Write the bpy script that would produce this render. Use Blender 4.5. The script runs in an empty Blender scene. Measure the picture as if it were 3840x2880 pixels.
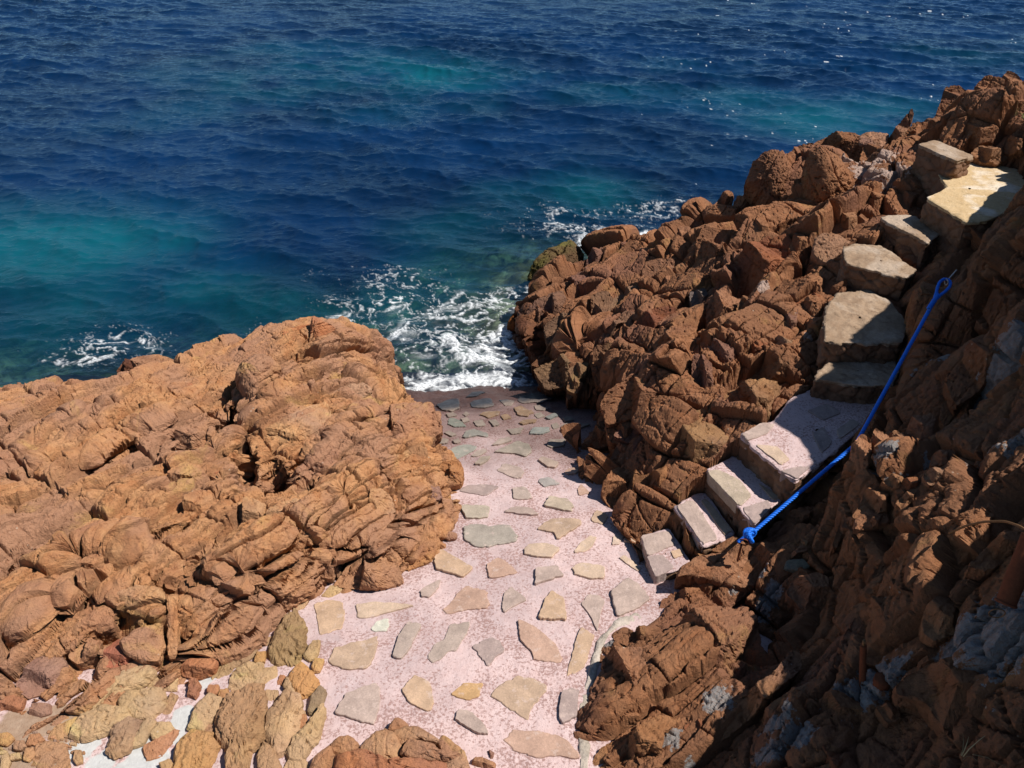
import bpy, math, random
import numpy as np
from mathutils import Vector

S = bpy.context.scene
# ------------------------------------------------------------------ camera
CAM = np.array([0.0, 0.0, 5.6]); PITCH = math.radians(35.0); FPX = 3014.0
cam = bpy.data.cameras.new('camera'); camo = bpy.data.objects.new('camera', cam)
S.collection.objects.link(camo); S.camera = camo
camo.location = CAM; camo.rotation_euler = (math.radians(90) - PITCH, 0, 0)
cam.sensor_width = 36.0; cam.lens = 36.0 * FPX / 3840.0
cam.clip_start = 0.05; cam.clip_end = 20000
# ------------------------------------------------------------------ sky, sun, exposure
SUN_AZ = math.radians(95.0)      # measured from +Y towards +X
SUN_EL = math.radians(55.0)
SUNV = np.array([math.sin(SUN_AZ)*math.cos(SUN_EL), math.cos(SUN_AZ)*math.cos(SUN_EL), math.sin(SUN_EL)])
W = bpy.data.worlds.new('World'); S.world = W; W.use_nodes = True
nt = W.node_tree; nt.nodes.clear()
wo = nt.nodes.new('ShaderNodeOutputWorld'); wb = nt.nodes.new('ShaderNodeBackground'); ws = nt.nodes.new('ShaderNodeTexSky')
ws.sky_type = 'NISHITA'; ws.sun_disc = False; ws.sun_elevation = SUN_EL; ws.sun_rotation = SUN_AZ
ws.air_density = 1.0; ws.dust_density = 0.05; ws.ozone_density = 3.0
wb.inputs['Strength'].default_value = 0.055
tc = nt.nodes.new('ShaderNodeTexCoord'); sxyz = nt.nodes.new('ShaderNodeSeparateXYZ'); cxyz = nt.nodes.new('ShaderNodeCombineXYZ')
ab_ = nt.nodes.new('ShaderNodeMath'); ab_.operation = 'ABSOLUTE'; mx_ = nt.nodes.new('ShaderNodeMath'); mx_.operation = 'MAXIMUM'; mx_.inputs[1].default_value = 0.10
nt.links.new(tc.outputs['Generated'], sxyz.inputs[0]); nt.links.new(sxyz.outputs[2], ab_.inputs[0]); nt.links.new(ab_.outputs[0], mx_.inputs[0])
nt.links.new(sxyz.outputs[0], cxyz.inputs[0]); nt.links.new(sxyz.outputs[1], cxyz.inputs[1]); nt.links.new(mx_.outputs[0], cxyz.inputs[2]); nt.links.new(cxyz.outputs[0], ws.inputs['Vector'])
nt.links.new(ws.outputs[0], wb.inputs[0]); nt.links.new(wb.outputs[0], wo.inputs[0])
sl = bpy.data.lights.new('sun', 'SUN'); sl.energy = 4.6; sl.angle = math.radians(0.53); sl.color = (1.0, 0.955, 0.89)
so = bpy.data.objects.new('sun', sl); S.collection.objects.link(so)
so.rotation_euler = Vector(SUNV).to_track_quat('Z', 'Y').to_euler(); so.location = SUNV * 30
S.view_settings.view_transform = 'Standard'; S.view_settings.look = 'None'
S.view_settings.exposure = 0.34; S.view_settings.gamma = 1.0; S.view_settings.use_curve_mapping = False
S.render.engine = 'CYCLES'
S.cycles.use_denoising = True
S.cycles.max_bounces = 6; S.cycles.diffuse_bounces = 1; S.cycles.glossy_bounces = 3
S.cycles.transparent_max_bounces = 8; S.cycles.caustics_reflective = False; S.cycles.caustics_refractive = False
S.cycles.sample_clamp_indirect = 4.0

# ------------------------------------------------------------------ pixel <-> world
FW = np.array([0, math.cos(PITCH), -math.sin(PITCH)]); UP = np.array([0, math.sin(PITCH), math.cos(PITCH)]); RT = np.array([1.0, 0, 0])
def ray(px, py):
    return FW + RT*((px-1920)/FPX) + UP*((1440-py)/FPX)
def at_z(px, py, z):
    d = ray(px, py); return CAM + d*((z-CAM[2])/d[2])
def at_plane(px, py, P, N):
    d = ray(px, py); return CAM + d*(np.dot(P-CAM, N)/np.dot(d, N))
def at_h(px, py, H, t0=2.2, t1=16.0, n=500):
    d = ray(px, py); t = np.linspace(t0, t1, n)
    P = CAM[None] + t[:, None]*d[None]
    g = P[:, 2] - H(P[:, 0], P[:, 1])
    k = np.where(g < 0)[0]
    if len(k) == 0 or k[0] == 0: return at_z(px, py, 1.0)
    i = k[0]; a = g[i-1]/(g[i-1]-g[i])
    return P[i-1]*(1-a) + P[i]*a
# the close-up views the outlines were measured in: (origin x, origin y, scale)
ZV = {'F': (0, 0, 3840/2212), 'A': (0, 1100, 1920/2212), 'B': (0, 1980, 1920/2212), 'C': (1400, 1300, 1200/2212),
      'D': (1100, 2000, 1300/2212), 'E': (1900, 800, 1000/1843), 'G': (2600, 200, 1240/2212),
      'H': (2300, 1000, 1540/2212), 'I': (2100, 1900, 1740/2212)}
def zp(v, pts):
    x0, y0, s = ZV[v]
    return [(x0+x*s, y0+y*s) for x, y in pts]

# ------------------------------------------------------------------ noise in numpy
def _hash(ix, iy, iz, seed):
    with np.errstate(over='ignore'):
        h = (ix.astype(np.uint32)*np.uint32(374761393) + iy.astype(np.uint32)*np.uint32(668265263)
             + iz.astype(np.uint32)*np.uint32(2246822519) + np.uint32((seed*974711+12345) & 0xffffffff))
        h = (h ^ (h >> np.uint32(13)))*np.uint32(1274126177)
        h = (h ^ (h >> np.uint32(15)))*np.uint32(2654435761)
        return h ^ (h >> np.uint32(16))
def _r(h): return h.astype(np.float64)/4294967296.0
def vnoise(P, seed=0):
    I = np.floor(P).astype(np.int64); F = P - I; F = F*F*F*(F*(F*6-15)+10)
    out = np.zeros(len(P))
    for dx in (0, 1):
        wx = F[:, 0] if dx else 1-F[:, 0]
        for dy in (0, 1):
            wy = F[:, 1] if dy else 1-F[:, 1]
            for dz in (0, 1):
                wz = F[:, 2] if dz else 1-F[:, 2]
                out += wx*wy*wz*_r(_hash(I[:, 0]+dx, I[:, 1]+dy, I[:, 2]+dz, seed))
    return out*2-1
def fbm(P, seed=0, oct=4, gain=0.5):
    a = 1.0; o = np.zeros(len(P)); n = 0
    for k in range(oct):
        o += a*vnoise(P*(2.03**k)+k*17.3, seed+k); n += a; a *= gain
    return o/n
def voro(P, seed=0):
    """F1, F2-F1 edge distance, cell hash, offset from the cell's centre"""
    I = np.floor(P).astype(np.int64); F = P - I; n = len(P)
    f1 = np.full(n, 9.0); f2 = np.full(n, 9.0); hid = np.zeros(n, np.uint32); off = np.zeros((n, 3))
    for dx in (-1, 0, 1):
        for dy in (-1, 0, 1):
            for dz in (-1, 0, 1):
                h = _hash(I[:, 0]+dx, I[:, 1]+dy, I[:, 2]+dz, seed)
                jx = (h & np.uint32(1023))/1023.0; jy = ((h >> np.uint32(10)) & np.uint32(1023))/1023.0; jz = ((h >> np.uint32(20)) & np.uint32(1023))/1023.0
                vx = F[:, 0]-dx-jx; vy = F[:, 1]-dy-jy; vz = F[:, 2]-dz-jz
                d = np.sqrt(vx*vx+vy*vy+vz*vz)
                m = d < f1
                f2 = np.where(m, f1, np.minimum(f2, d)); f1 = np.where(m, d, f1)
                hid = np.where(m, h, hid)
                off[m] = np.stack([vx, vy, vz], 1)[m]
    return f1, f2-f1, hid, off
def hr(h, k):
    with np.errstate(over='ignore'):
        g = (h ^ np.uint32(k*7919+13))*np.uint32(2654435761); g = (g ^ (g >> np.uint32(15)))*np.uint32(2246822519)
    return _r(g ^ (g >> np.uint32(13)))
def sst(a, b, x):
    t = np.clip((x-a)/(b-a), 0, 1); return t*t*(3-2*t)
def joints(P, frame, su, sv, sw, seed, off, tilt, crack, cw, sh, shw, xj=1.0):
    """jointed rock: beds and cross joints cut it into blocks, each standing a little differently, with worn shoulders along the joints"""
    q = P @ frame.T
    v = q[:, 1]/sv + 0.34*vnoise(P*(0.4/sv)+3.1, seed+1) + 0.05*vnoise(P*(2.2/sv), seed+2)
    vi = np.floor(v).astype(np.int64); fv = v-vi
    w = q[:, 2]/sw + 0.4*vnoise(P*(0.4/sw)+5.7, seed+3) + 0.05*vnoise(P*(2.0/sw)+1.3, seed+4)
    wi = np.floor(w).astype(np.int64); fw = w-wi
    u = q[:, 0]/su + _r(_hash(vi, wi, vi*0, seed+5))*9.0 + 0.4*vnoise(P*(0.5/su)+8.9, seed+6) + 0.05*vnoise(P*(2.5/su), seed+7)
    ui = np.floor(u).astype(np.int64); fu = u-ui
    h = _hash(ui, vi, wi, seed+8)
    e1 = np.minimum(fv, 1-fv)*sv; e0 = np.minimum(fu, 1-fu)*su; e2 = np.minimum(fw, 1-fw)*sw
    e = np.minimum(np.minimum(e0*1.6+.004*xj, e1), e2*1.3)
    keep = sst(-0.45, 0.25, vnoise(P*(0.5/sv)+2.2, seed+9))*0.85+0.15
    rag = 0.006*vnoise(P*31, seed+10)+0.004*vnoise(P*70, seed+11); e = np.maximum(e+rag*np.clip(e/.02, 0, 1), 0)
    blk = off*hr(h, 1)*2*np.where(hr(h, 6) < .25, .35, 1) + tilt*(((fu-.5)*(hr(h, 2)-.5)+(fv-.5)*(hr(h, 3)-.5)*1.3+(fw-.5)*(hr(h, 4)-.5))*2+.35)
    # the joint itself is the low line; blocks stand up from it with steep sides and worn shoulders
    pr = 0.72*sst(0, 1, e/cw)+0.28*np.clip(e/shw, 0, 1)**0.6
    return pr*(np.maximum(blk, 0)+crack*(.35+.65*keep)) - off - crack*.7
def cloud(P, frame, levels, seed=1, warp=0.05, grain=0.010):
    """how far each point of a fractured surface stands out. frame rows: along the beds, across them, out of the face"""
    n = len(P); wv = np.stack([fbm(P*2.2+11, seed+31, 3), fbm(P*2.2+47, seed+32, 3), fbm(P*2.2+83, seed+33, 3)], 1)
    Q0 = P + wv*warp; out = np.zeros(n)
    for k, L in enumerate(levels):
        if len(L) == 10: out += joints(Q0, L[9] if L[9] is not None else frame, *L[:3], seed+k*13, *L[3:9])
        else:
            sc, off, tilt, crack, cw, pil = L
            f1, e, h, v = voro((Q0 @ frame.T)/np.array(sc)+k*9.7, seed+k*5)
            keep = 0.25+0.75*(vnoise(P*1.9+k*5.1, seed+50+k) > -0.1)
            out += (hr(h, 1)-0.5)*2*off + tilt*(v[:, 0]*(hr(h, 2)-0.5)*2 + v[:, 1]*(hr(h, 3)-0.5)*2 + v[:, 2]*(hr(h, 4)-0.5))
            out -= crack*keep*np.exp(-(e/cw)**2) + pil*(1-np.clip(e/0.55, 0, 1))**2
    return out + (grains(P, grain, seed) if grain else 0)
def grains(P, grain, seed):
    g2 = 0.6+0.8*sst(-.3, .3, vnoise(P*2.1+4, seed+80))
    out = grain*g2*fbm(P*24, seed+60, 4, 0.65) - grain*1.3*g2*np.abs(fbm(P*11, seed+70, 4, 0.6))
    return out - grain*1.6*np.clip(fbm(P*38, seed+90, 2)-0.28, 0, 1)*3   # pits

# ------------------------------------------------------------------ mesh helpers
def mesh_from(name, V, Fq, smooth=True, attrs=None):
    me = bpy.data.meshes.new(name)
    V = np.asarray(V, np.float32); Fq = np.asarray(Fq, np.int32)
    k = Fq.shape[1]
    me.vertices.add(len(V)); me.vertices.foreach_set('co', V.ravel())
    me.loops.add(Fq.size); me.loops.foreach_set('vertex_index', Fq.ravel())
    me.polygons.add(len(Fq)); me.polygons.foreach_set('loop_start', np.arange(0, Fq.size, k, dtype=np.int32))
    me.polygons.foreach_set('loop_total', np.full(len(Fq), k, np.int32))
    me.polygons.foreach_set('use_smooth', np.full(len(Fq), smooth, bool))
    me.update(calc_edges=True); me.validate()
    for an, av in (attrs or {}).items():
        at = me.attributes.new(an, 'FLOAT', 'POINT'); at.data.foreach_set('value', np.asarray(av, np.float32))
    return me
def vnormals(V, Fq):
    a = V[Fq[:, 0]]; b = V[Fq[:, 1]]; c = V[Fq[:, 2]]; d = V[Fq[:, -1]]
    fn = np.cross(c-a, d-b) if Fq.shape[1] == 4 else np.cross(b-a, c-a)
    N = np.zeros_like(V)
    for k in range(Fq.shape[1]):
        for j in range(3):
            N[:, j] += np.bincount(Fq[:, k], fn[:, j], len(V))
    return N/np.maximum(np.linalg.norm(N, axis=1), 1e-12)[:, None]
def link(name, me, mat, parent=None, color=None):
    o = bpy.data.objects.new(name, me); S.collection.objects.link(o)
    if mat is not None and me is not None: me.materials.append(mat)
    if color is not None: o.color = (*color, 1.0)
    if parent is not None:
        o.parent = parent
        o.matrix_parent_inverse.identity()
        pl = parent.location
        o.location = -Vector(pl) if me is not None else (0, 0, 0)
    return o
def recenter(o, P):
    """put an unparented mesh object's origin at P"""
    P = np.asarray(P, float); me = o.data
    co = np.empty(len(me.vertices)*3, np.float32); me.vertices.foreach_get('co', co)
    co = co.reshape(-1, 3) - P.astype(np.float32); me.vertices.foreach_set('co', co.ravel()); me.update(); o.location = P
def tag(o, label=None, cat=None, group=None, kind=None):
    if label: o['label'] = label
    if cat: o['category'] = cat
    if group: o['group'] = group
    if kind: o['kind'] = kind
    return o
def empty(name, loc):
    o = bpy.data.objects.new(name, None); S.collection.objects.link(o); o.location = loc; o.empty_display_size = 0.1
    return o
def nrm(v): v = np.asarray(v, float); return v/np.linalg.norm(v)

def sdist(X, Y, poly):
    """signed distance to a polygon, positive inside"""
    poly = np.asarray(poly, float); n = len(poly)
    d = np.full(X.shape, 1e9); ins = np.zeros(X.shape, bool)
    for i in range(n):
        ax, ay = poly[i]; bx, by = poly[(i+1) % n]
        ex, ey = bx-ax, by-ay; L = ex*ex+ey*ey+1e-12
        t = np.clip(((X-ax)*ex+(Y-ay)*ey)/L, 0, 1)
        d = np.minimum(d, np.hypot(X-ax-t*ex, Y-ay-t*ey))
        c = ((ay > Y) != (by > Y)) & (X < (bx-ax)*(Y-ay)/(by-ay+1e-15)+ax)
        ins ^= c
    return np.where(ins, d, -d)
def ldist(X, Y, line):
    d = np.full(X.shape, 1e9)
    for (ax, ay), (bx, by) in zip(line[:-1], line[1:]):
        ex, ey = bx-ax, by-ay; L = ex*ex+ey*ey+1e-12
        t = np.clip(((X-ax)*ex+(Y-ay)*ey)/L, 0, 1)
        d = np.minimum(d, np.hypot(X-ax-t*ex, Y-ay-t*ey))
    return d
class Spline2:
    """thin-plate surface through (x, y, z) points"""
    def __init__(s, pts, smooth=0.002):
        p = np.asarray(pts, float); s.p = p[:, :2]; n = len(p)
        K = s._k(p[:, None, :2]-p[None, :, :2]) + np.eye(n)*smooth
        A = np.zeros((n+3, n+3)); A[:n, :n] = K; A[:n, n] = 1; A[:n, n+1:] = s.p; A[n:, :n] = A[:n, n:].T
        s.w = np.linalg.solve(A, np.concatenate([p[:, 2], [0, 0, 0]]))
        s.lo = p[:, 2].min()-0.4; s.hi = p[:, 2].max()+0.25
    def _k(s, d):
        r2 = (d**2).sum(-1)+1e-9; return 0.5*r2*np.log(r2)
    def __call__(s, X, Y):
        sh = np.shape(X); X = np.ravel(X); Y = np.ravel(Y)
        o = s.w[-3]+s.w[-2]*X+s.w[-1]*Y
        for (a, b), w in zip(s.p, s.w[:-3]):
            r2 = (X-a)**2+(Y-b)**2+1e-9; o = o + w*0.5*r2*np.log(r2)
        return np.clip(o, s.lo, s.hi).reshape(sh)
def wpts(L):
    """(px, py, z) pixels measured at a height, or ('w', x, y, z) given in metres"""
    return np.array([[p[1], p[2], p[3]] if p[0] == 'w' else at_z(*p) for p in L])

FLATROCK = True
KEEP = []
def field(name, foot, H, low, res, edge, mat, frame, levels, seed, warp=0.05, cracks=(), edgenoise=0.05, hollows=(), amp=1.0, parent=None, attrs=None, grain=0.010):
    """a rock mass: height H inside its footprint, dropping steeply to low at the edges, then fractured along its own normals"""
    foot = np.asarray(foot, float)[:, :2]
    x0, y0 = foot.min(0)-0.05; x1, y1 = foot.max(0)+0.05
    nx = int((x1-x0)/res); ny = int((y1-y0)/res)
    X, Y = np.meshgrid(np.linspace(x0, x1, nx), np.linspace(y0, y1, ny)); sh = X.shape
    X = X.ravel(); Y = Y.ravel()
    sd = sdist(X, Y, foot)
    P2 = np.stack([X, Y, np.zeros_like(X)], 1)
    sd = sd + edgenoise*fbm(P2*3.1, seed+3, 4)*sst(-0.02, 0.1, sd)
    h = H(X, Y); lo = low(X, Y)
    pr = np.clip(sd/edge, 0, 1)**0.55
    Z = lo + (np.maximum(h, lo+0.02)-lo)*pr
    for line, dep, wid in cracks:
        l2 = [at_h(px, py, H)[:2] for px, py in line]
        wob = 0.03*fbm(P2*6, seed+9, 3)
        d = np.abs(ldist(X, Y, l2)+wob)
        Z = Z - dep*np.exp(-(d/wid)**2)
    for px, py, r, dep in hollows:
        c = at_h(px, py, H); dd = np.hypot(X-c[0], Y-c[1])*(1+.35*vnoise(P2*5+px, 19)); Z = Z-1.35*dep*sst(1.2, .7, dd/r)
    V = np.stack([X, Y, Z], 1)
    idx = np.arange(len(X)).reshape(sh)
    Fq = np.stack([idx[:-1, :-1], idx[:-1, 1:], idx[1:, 1:], idx[1:, :-1]], -1).reshape(-1, 4)
    keep = (sd[Fq] > -0.03).all(1)
    # fracture along smoothed normals
    G = Z.reshape(sh)
    for _ in range(6):
        Pd = np.pad(G, 1, mode='edge'); G = (Pd[:-2, 1:-1]+Pd[2:, 1:-1]+Pd[1:-1, :-2]+Pd[1:-1, 2:]+Pd[1:-1, 1:-1])/5
    gy, gx = np.gradient(G, (y1-y0)/(ny-1), (x1-x0)/(nx-1))
    N = np.stack([-gx.ravel(), -gy.ravel(), np.ones(len(X))], 1); N /= np.linalg.norm(N, axis=1)[:, None]
    used = np.zeros(len(X), bool); used[Fq[keep].ravel()] = True
    D = np.zeros(len(X)); D[used] = cloud(V[used], frame, levels, seed, warp, 0); D = D.reshape(sh)
    D = D.ravel(); D[used] += grains(V[used], grain, seed)
    V = V + N*(D*amp)[:, None]
    for pl, zt in KEEP:   # nothing of the bedrock stands up through a step
        near = used & (np.abs(V[:, 0]-pl[:, 0].mean()) < 1.2) & (np.abs(V[:, 1]-pl[:, 1].mean()) < 1.2)
        ix = np.where(near)[0]; q = sdist(V[ix, 0], V[ix, 1], pl); V[ix, 2] = np.where(q > -.02, np.minimum(V[ix, 2], zt-.05), V[ix, 2])
    re = -np.ones(len(X), np.int64); re[used] = np.arange(used.sum())
    A = {k: f(V[used]) for k, f in (attrs or {}).items()}
    me = mesh_from(name, V[used], re[Fq[keep]], False, A)
    return link(name, me, mat, parent)

def frame_from(u, n):
    u = nrm(u); n = nrm(np.asarray(n)-np.dot(n, u)*u); return np.stack([u, np.cross(n, u), n])

def lump(name, poly, H=None, z=None, seed=0, mat=None, parent=None, color=None, lift=0.0, up=0.6, N=None, rnd=0.45, bulge=0.35, facets=4,
         slope=0.6, back=0.35, rough=1.0, lev=None, frame=None, res=0.011, cap=0.6, cr=0.11, grow=1.0, fac=None):
    """one rock from its outline: the outline lies on a plane through the rock, bulges out in worn facets and runs back into the bedrock"""
    rg = random.Random(seed*31+7)
    poly = np.asarray(poly, float); c = poly.mean(0)
    P = at_h(c[0], c[1], H) if z is None else at_z(c[0], c[1], z)
    toc = nrm(CAM-P)
    if N is None: N = nrm(toc*(1-up)+np.array([0, 0, 1.0])*up+np.array([rg.uniform(-.15, .15), rg.uniform(-.1, .1), 0]))
    else: N = nrm(N)
    P = P + N*lift
    e1 = nrm(np.cross([0, 1, 0.01], N)); e2 = np.cross(N, e1)
    W3 = np.array([at_plane(px, py, P, N) for px, py in poly])
    ab = np.stack([(W3-P) @ e1, (W3-P) @ e2], 1)
    if 0.5*np.sum(ab[:, 0]*np.roll(ab[:, 1], -1)-np.roll(ab[:, 0], -1)*ab[:, 1]) < 0: ab = ab[::-1]
    cen = ab.mean(0)
    # resampled outline, corners a little rounded
    for _ in range(2):
        nx_ = np.roll(ab, -1, 0); ab = np.stack([ab*(1-cr)+nx_*cr, ab*cr+nx_*(1-cr)], 1).reshape(-1, 2)
    cl = np.concatenate([ab, ab[:1]]); sg = np.linalg.norm(np.diff(cl, axis=0), axis=1); cs = np.concatenate([[0], np.cumsum(sg)])
    M = int(np.clip(cs[-1]/res, 40, 420)); tt = np.linspace(0, cs[-1], M, endpoint=False)
    B = np.stack([np.interp(tt, cs, cl[:, 0]), np.interp(tt, cs, cl[:, 1])], 1)
    rad = np.linalg.norm(B-cen, axis=1); R = rad.mean()
    B = cen + (B-cen)*(grow+0.07*rough*fbm(np.stack([B[:, 0]*11, B[:, 1]*11, np.full(M, seed*1.7)], 1), seed, 4, .6))[:, None]
    K = int(np.clip(R/res, 12, 80))
    s = np.linspace(0.02, 1, K)
    a = cen[None, None]+(B-cen)[None]*s[:, None, None]      # K, M, 2
    de = (1-s)[:, None]*rad[None]
    rr = rnd*R
    e = np.clip(de/rr, 0, 1); h = rr*np.sqrt(np.clip(1-(1-e)**2, 0, 1)) + bulge*R*(1-s**2)[:, None]
    if facets:
        hf = np.full(h.shape, cap*R*1.15) if rnd > .2 else np.full(h.shape, 9.0)
        W_ = [((0.05, 0.0, 1.0), .05), ((-.94, -.18, .14), -.02), ((-.15, -.92, .30), .15), ((.75, -.55, .35), .35), ((.30, .25, .92), .30)]
        if fac is not None: W_ = fac
        for k, (wn, r0) in enumerate(W_[:facets+1]):
            jn = 0.18 if fac is None else 0.04
            n_ = nrm(np.array(wn)+np.array([rg.uniform(-jn, jn), rg.uniform(-jn, jn), rg.uniform(-jn, jn)])); dn_ = np.dot(n_, N)
            if dn_ < 0.10: continue
            pl_ = n_-dn_*N; pl_ = pl_/max(np.linalg.norm(pl_), 1e-6)
            P0 = N*cap*R + pl_*R*(r0+(rg.uniform(-.15, .2) if fac is None else 0))
            q0 = np.array([P0 @ e1, P0 @ e2, P0 @ N]); nl = np.array([n_ @ e1, n_ @ e2, dn_])
            f = q0[2] + ((q0[0]-(a[..., 0]-cen[0]))*nl[0] + (q0[1]-(a[..., 1]-cen[1]))*nl[1])/nl[2]
            t = (0.015+0.22*rnd*rnd)*R; d = hf-f
            hf = np.where(np.abs(d) < t, np.minimum(hf, f)-(t-np.abs(d))**2/(4*t), np.minimum(hf, f))
        t = (0.02+0.1*rnd*rnd)*R; d = h-hf
        h = np.where(np.abs(d) < t, np.minimum(h, hf)-(t-np.abs(d))**2/(4*t), np.minimum(h, hf))
        h = np.maximum(h, -0.45*R)
    top = P[None, None]+a[..., 0:1]*e1+a[..., 1:2]*e2+h[..., None]*N
    rim = top[-1]
    dn = nrm(-toc*0.45+np.array([0, 0, -1.0])*0.55-N*0.3)
    nb = max(3, int(back/ (res*2.2))); rows = [top]
    for j in range(1, nb+1):
        u = j/nb; ctr = rim.mean(0)
        rows.append((ctr+(rim-ctr)*(1-0.12*u*u)+dn*back*u)[None])
    G = np.concatenate(rows, 0); nr = len(G)
    V = G.reshape(-1, 3)
    idx = np.arange(nr*M).reshape(nr, M); nx_ = np.roll(idx, -1, 1)
    Fq = np.stack([idx[:-1], idx[1:], nx_[1:], nx_[:-1]], -1).reshape(-1, 4)
    cb = [V[:M].mean(0), V[-M:].mean(0)]
    V = np.concatenate([V, cb]); t0 = nr*M
    Tc = np.stack([np.full(M, t0), idx[0], nx_[0], nx_[0]], -1); Tb = np.stack([np.full(M, t0+1), nx_[-1], idx[-1], idx[-1]], -1)
    Nn = vnormals(V, Fq); Nn[t0] = N; Nn[t0+1] = dn
    if lev is None:
        k = min(max(R, 0.05), 0.5)
        lev = [(k*1.6, k*.8, k*1.0, .015*k, .02*k, .045*k, .012, .035*k, .08*k, None)]
    fr = frame if frame is not None else frame_from(nrm(e1*math.cos(seed)+e2*math.sin(seed)), N)
    D = cloud(V+(0 if frame is not None else seed*3.3), fr, lev, seed+200, 0.03, 0.009*min(1.0, R/0.15))*rough
    V = V + Nn*D[:, None]
    me = bpy.data.meshes.new(name)
    F4 = Fq; F3 = np.concatenate([Tc, Tb])[:, :3]
    V32 = V.astype(np.float32)
    me.vertices.add(len(V)); me.vertices.foreach_set('co', V32.ravel())
    lv = np.concatenate([F4.ravel(), F3.ravel()]).astype(np.int32)
    me.loops.add(len(lv)); me.loops.foreach_set('vertex_index', lv)
    npf = len(F4)+len(F3); me.polygons.add(npf)
    ls = np.concatenate([np.arange(len(F4))*4, len(F4)*4+np.arange(len(F3))*3]).astype(np.int32)
    me.polygons.foreach_set('loop_start', ls); me.polygons.foreach_set('loop_total', np.concatenate([np.full(len(F4), 4), np.full(len(F3), 3)]).astype(np.int32))
    me.polygons.foreach_set('use_smooth', np.full(npf, FLATROCK is False, bool))
    me.update(calc_edges=True); me.validate()
    o = link(name, me, mat, parent, color)
    if parent is None: recenter(o, V.min(0)*[0, 0, 1]+V.mean(0)*[1, 1, 0])
    return o
def slab(name, poly, H, seed, mat, parent=None, color=None, th=0.014, jag=0.018, res=0.012, deep=0.04, tilt=(0, 0)):
    """a flagstone: broken-edged flat stone lying on surface H, standing th proud of it"""
    poly = np.asarray(poly, float)
    W3 = np.array([at_h(px, py, H) for px, py in poly]); ab = W3[:, :2]
    if 0.5*np.sum(ab[:, 0]*np.roll(ab[:, 1], -1)-np.roll(ab[:, 0], -1)*ab[:, 1]) < 0: ab = ab[::-1]
    for _ in range(1):
        nx_ = np.roll(ab, -1, 0); ab = np.stack([ab*0.92+nx_*0.08, ab*0.08+nx_*0.92], 1).reshape(-1, 2)
    cen = ab.mean(0)
    cl = np.concatenate([ab, ab[:1]]); sg = np.linalg.norm(np.diff(cl, axis=0), axis=1); cs = np.concatenate([[0], np.cumsum(sg)])
    M = int(np.clip(cs[-1]/res, 30, 200)); tt = np.linspace(0, cs[-1], M, endpoint=False)
    B = np.stack([np.interp(tt, cs, cl[:, 0]), np.interp(tt, cs, cl[:, 1])], 1)
    R = np.linalg.norm(B-cen, axis=1).mean()
    B = cen+(B-cen)*(1+jag/R*fbm(np.stack([B[:, 0]*24, B[:, 1]*24, np.full(M, seed*2.3)], 1), seed, 4, 0.6))[:, None]
    ss = [0.05, 0.25, 0.45, 0.62, 0.78, 0.9, 0.965, 1.0]; rows = []
    for s in ss:
        q = cen+(B-cen)*s; z = H(q[:, 0], q[:, 1])+th+tilt[0]*(q[:, 0]-cen[0])+tilt[1]*(q[:, 1]-cen[1])
        z = z+0.0045*fbm(np.stack([q[:, 0]*7, q[:, 1]*7, np.full(M, seed*1.1)], 1), seed+5, 3)
        if s == 1.0: z = z-0.004
        rows.append(np.stack([q[:, 0], q[:, 1], z], 1))
    for s, dz in ((1.0, -0.5), (0.985, -1.0)):
        q = cen+(B-cen)*s; z = H(q[:, 0], q[:, 1]); rows.append(np.stack([q[:, 0], q[:, 1], z+th+(th+deep)*dz], 1))
    nr = len(rows); V = np.concatenate(rows); idx = np.arange(nr*M).reshape(nr, M); nx_ = np.roll(idx, -1, 1)
    Fq = [tuple(r) for r in np.stack([idx[:-1], idx[1:], nx_[1:], nx_[:-1]], -1).reshape(-1, 4).tolist()]
    Fq.append(tuple(idx[0].tolist())); Fq.append(tuple(idx[-1][::-1].tolist()))
    me = bpy.data.meshes.new(name); me.from_pydata(V.tolist(), [], Fq); me.update()
    me.polygons.foreach_set('use_smooth', np.zeros(len(me.polygons), bool))
    o = link(name, me, mat, parent, color)
    if parent is None: recenter(o, [cen[0], cen[1], V[:, 2].min()])
    return o
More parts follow.
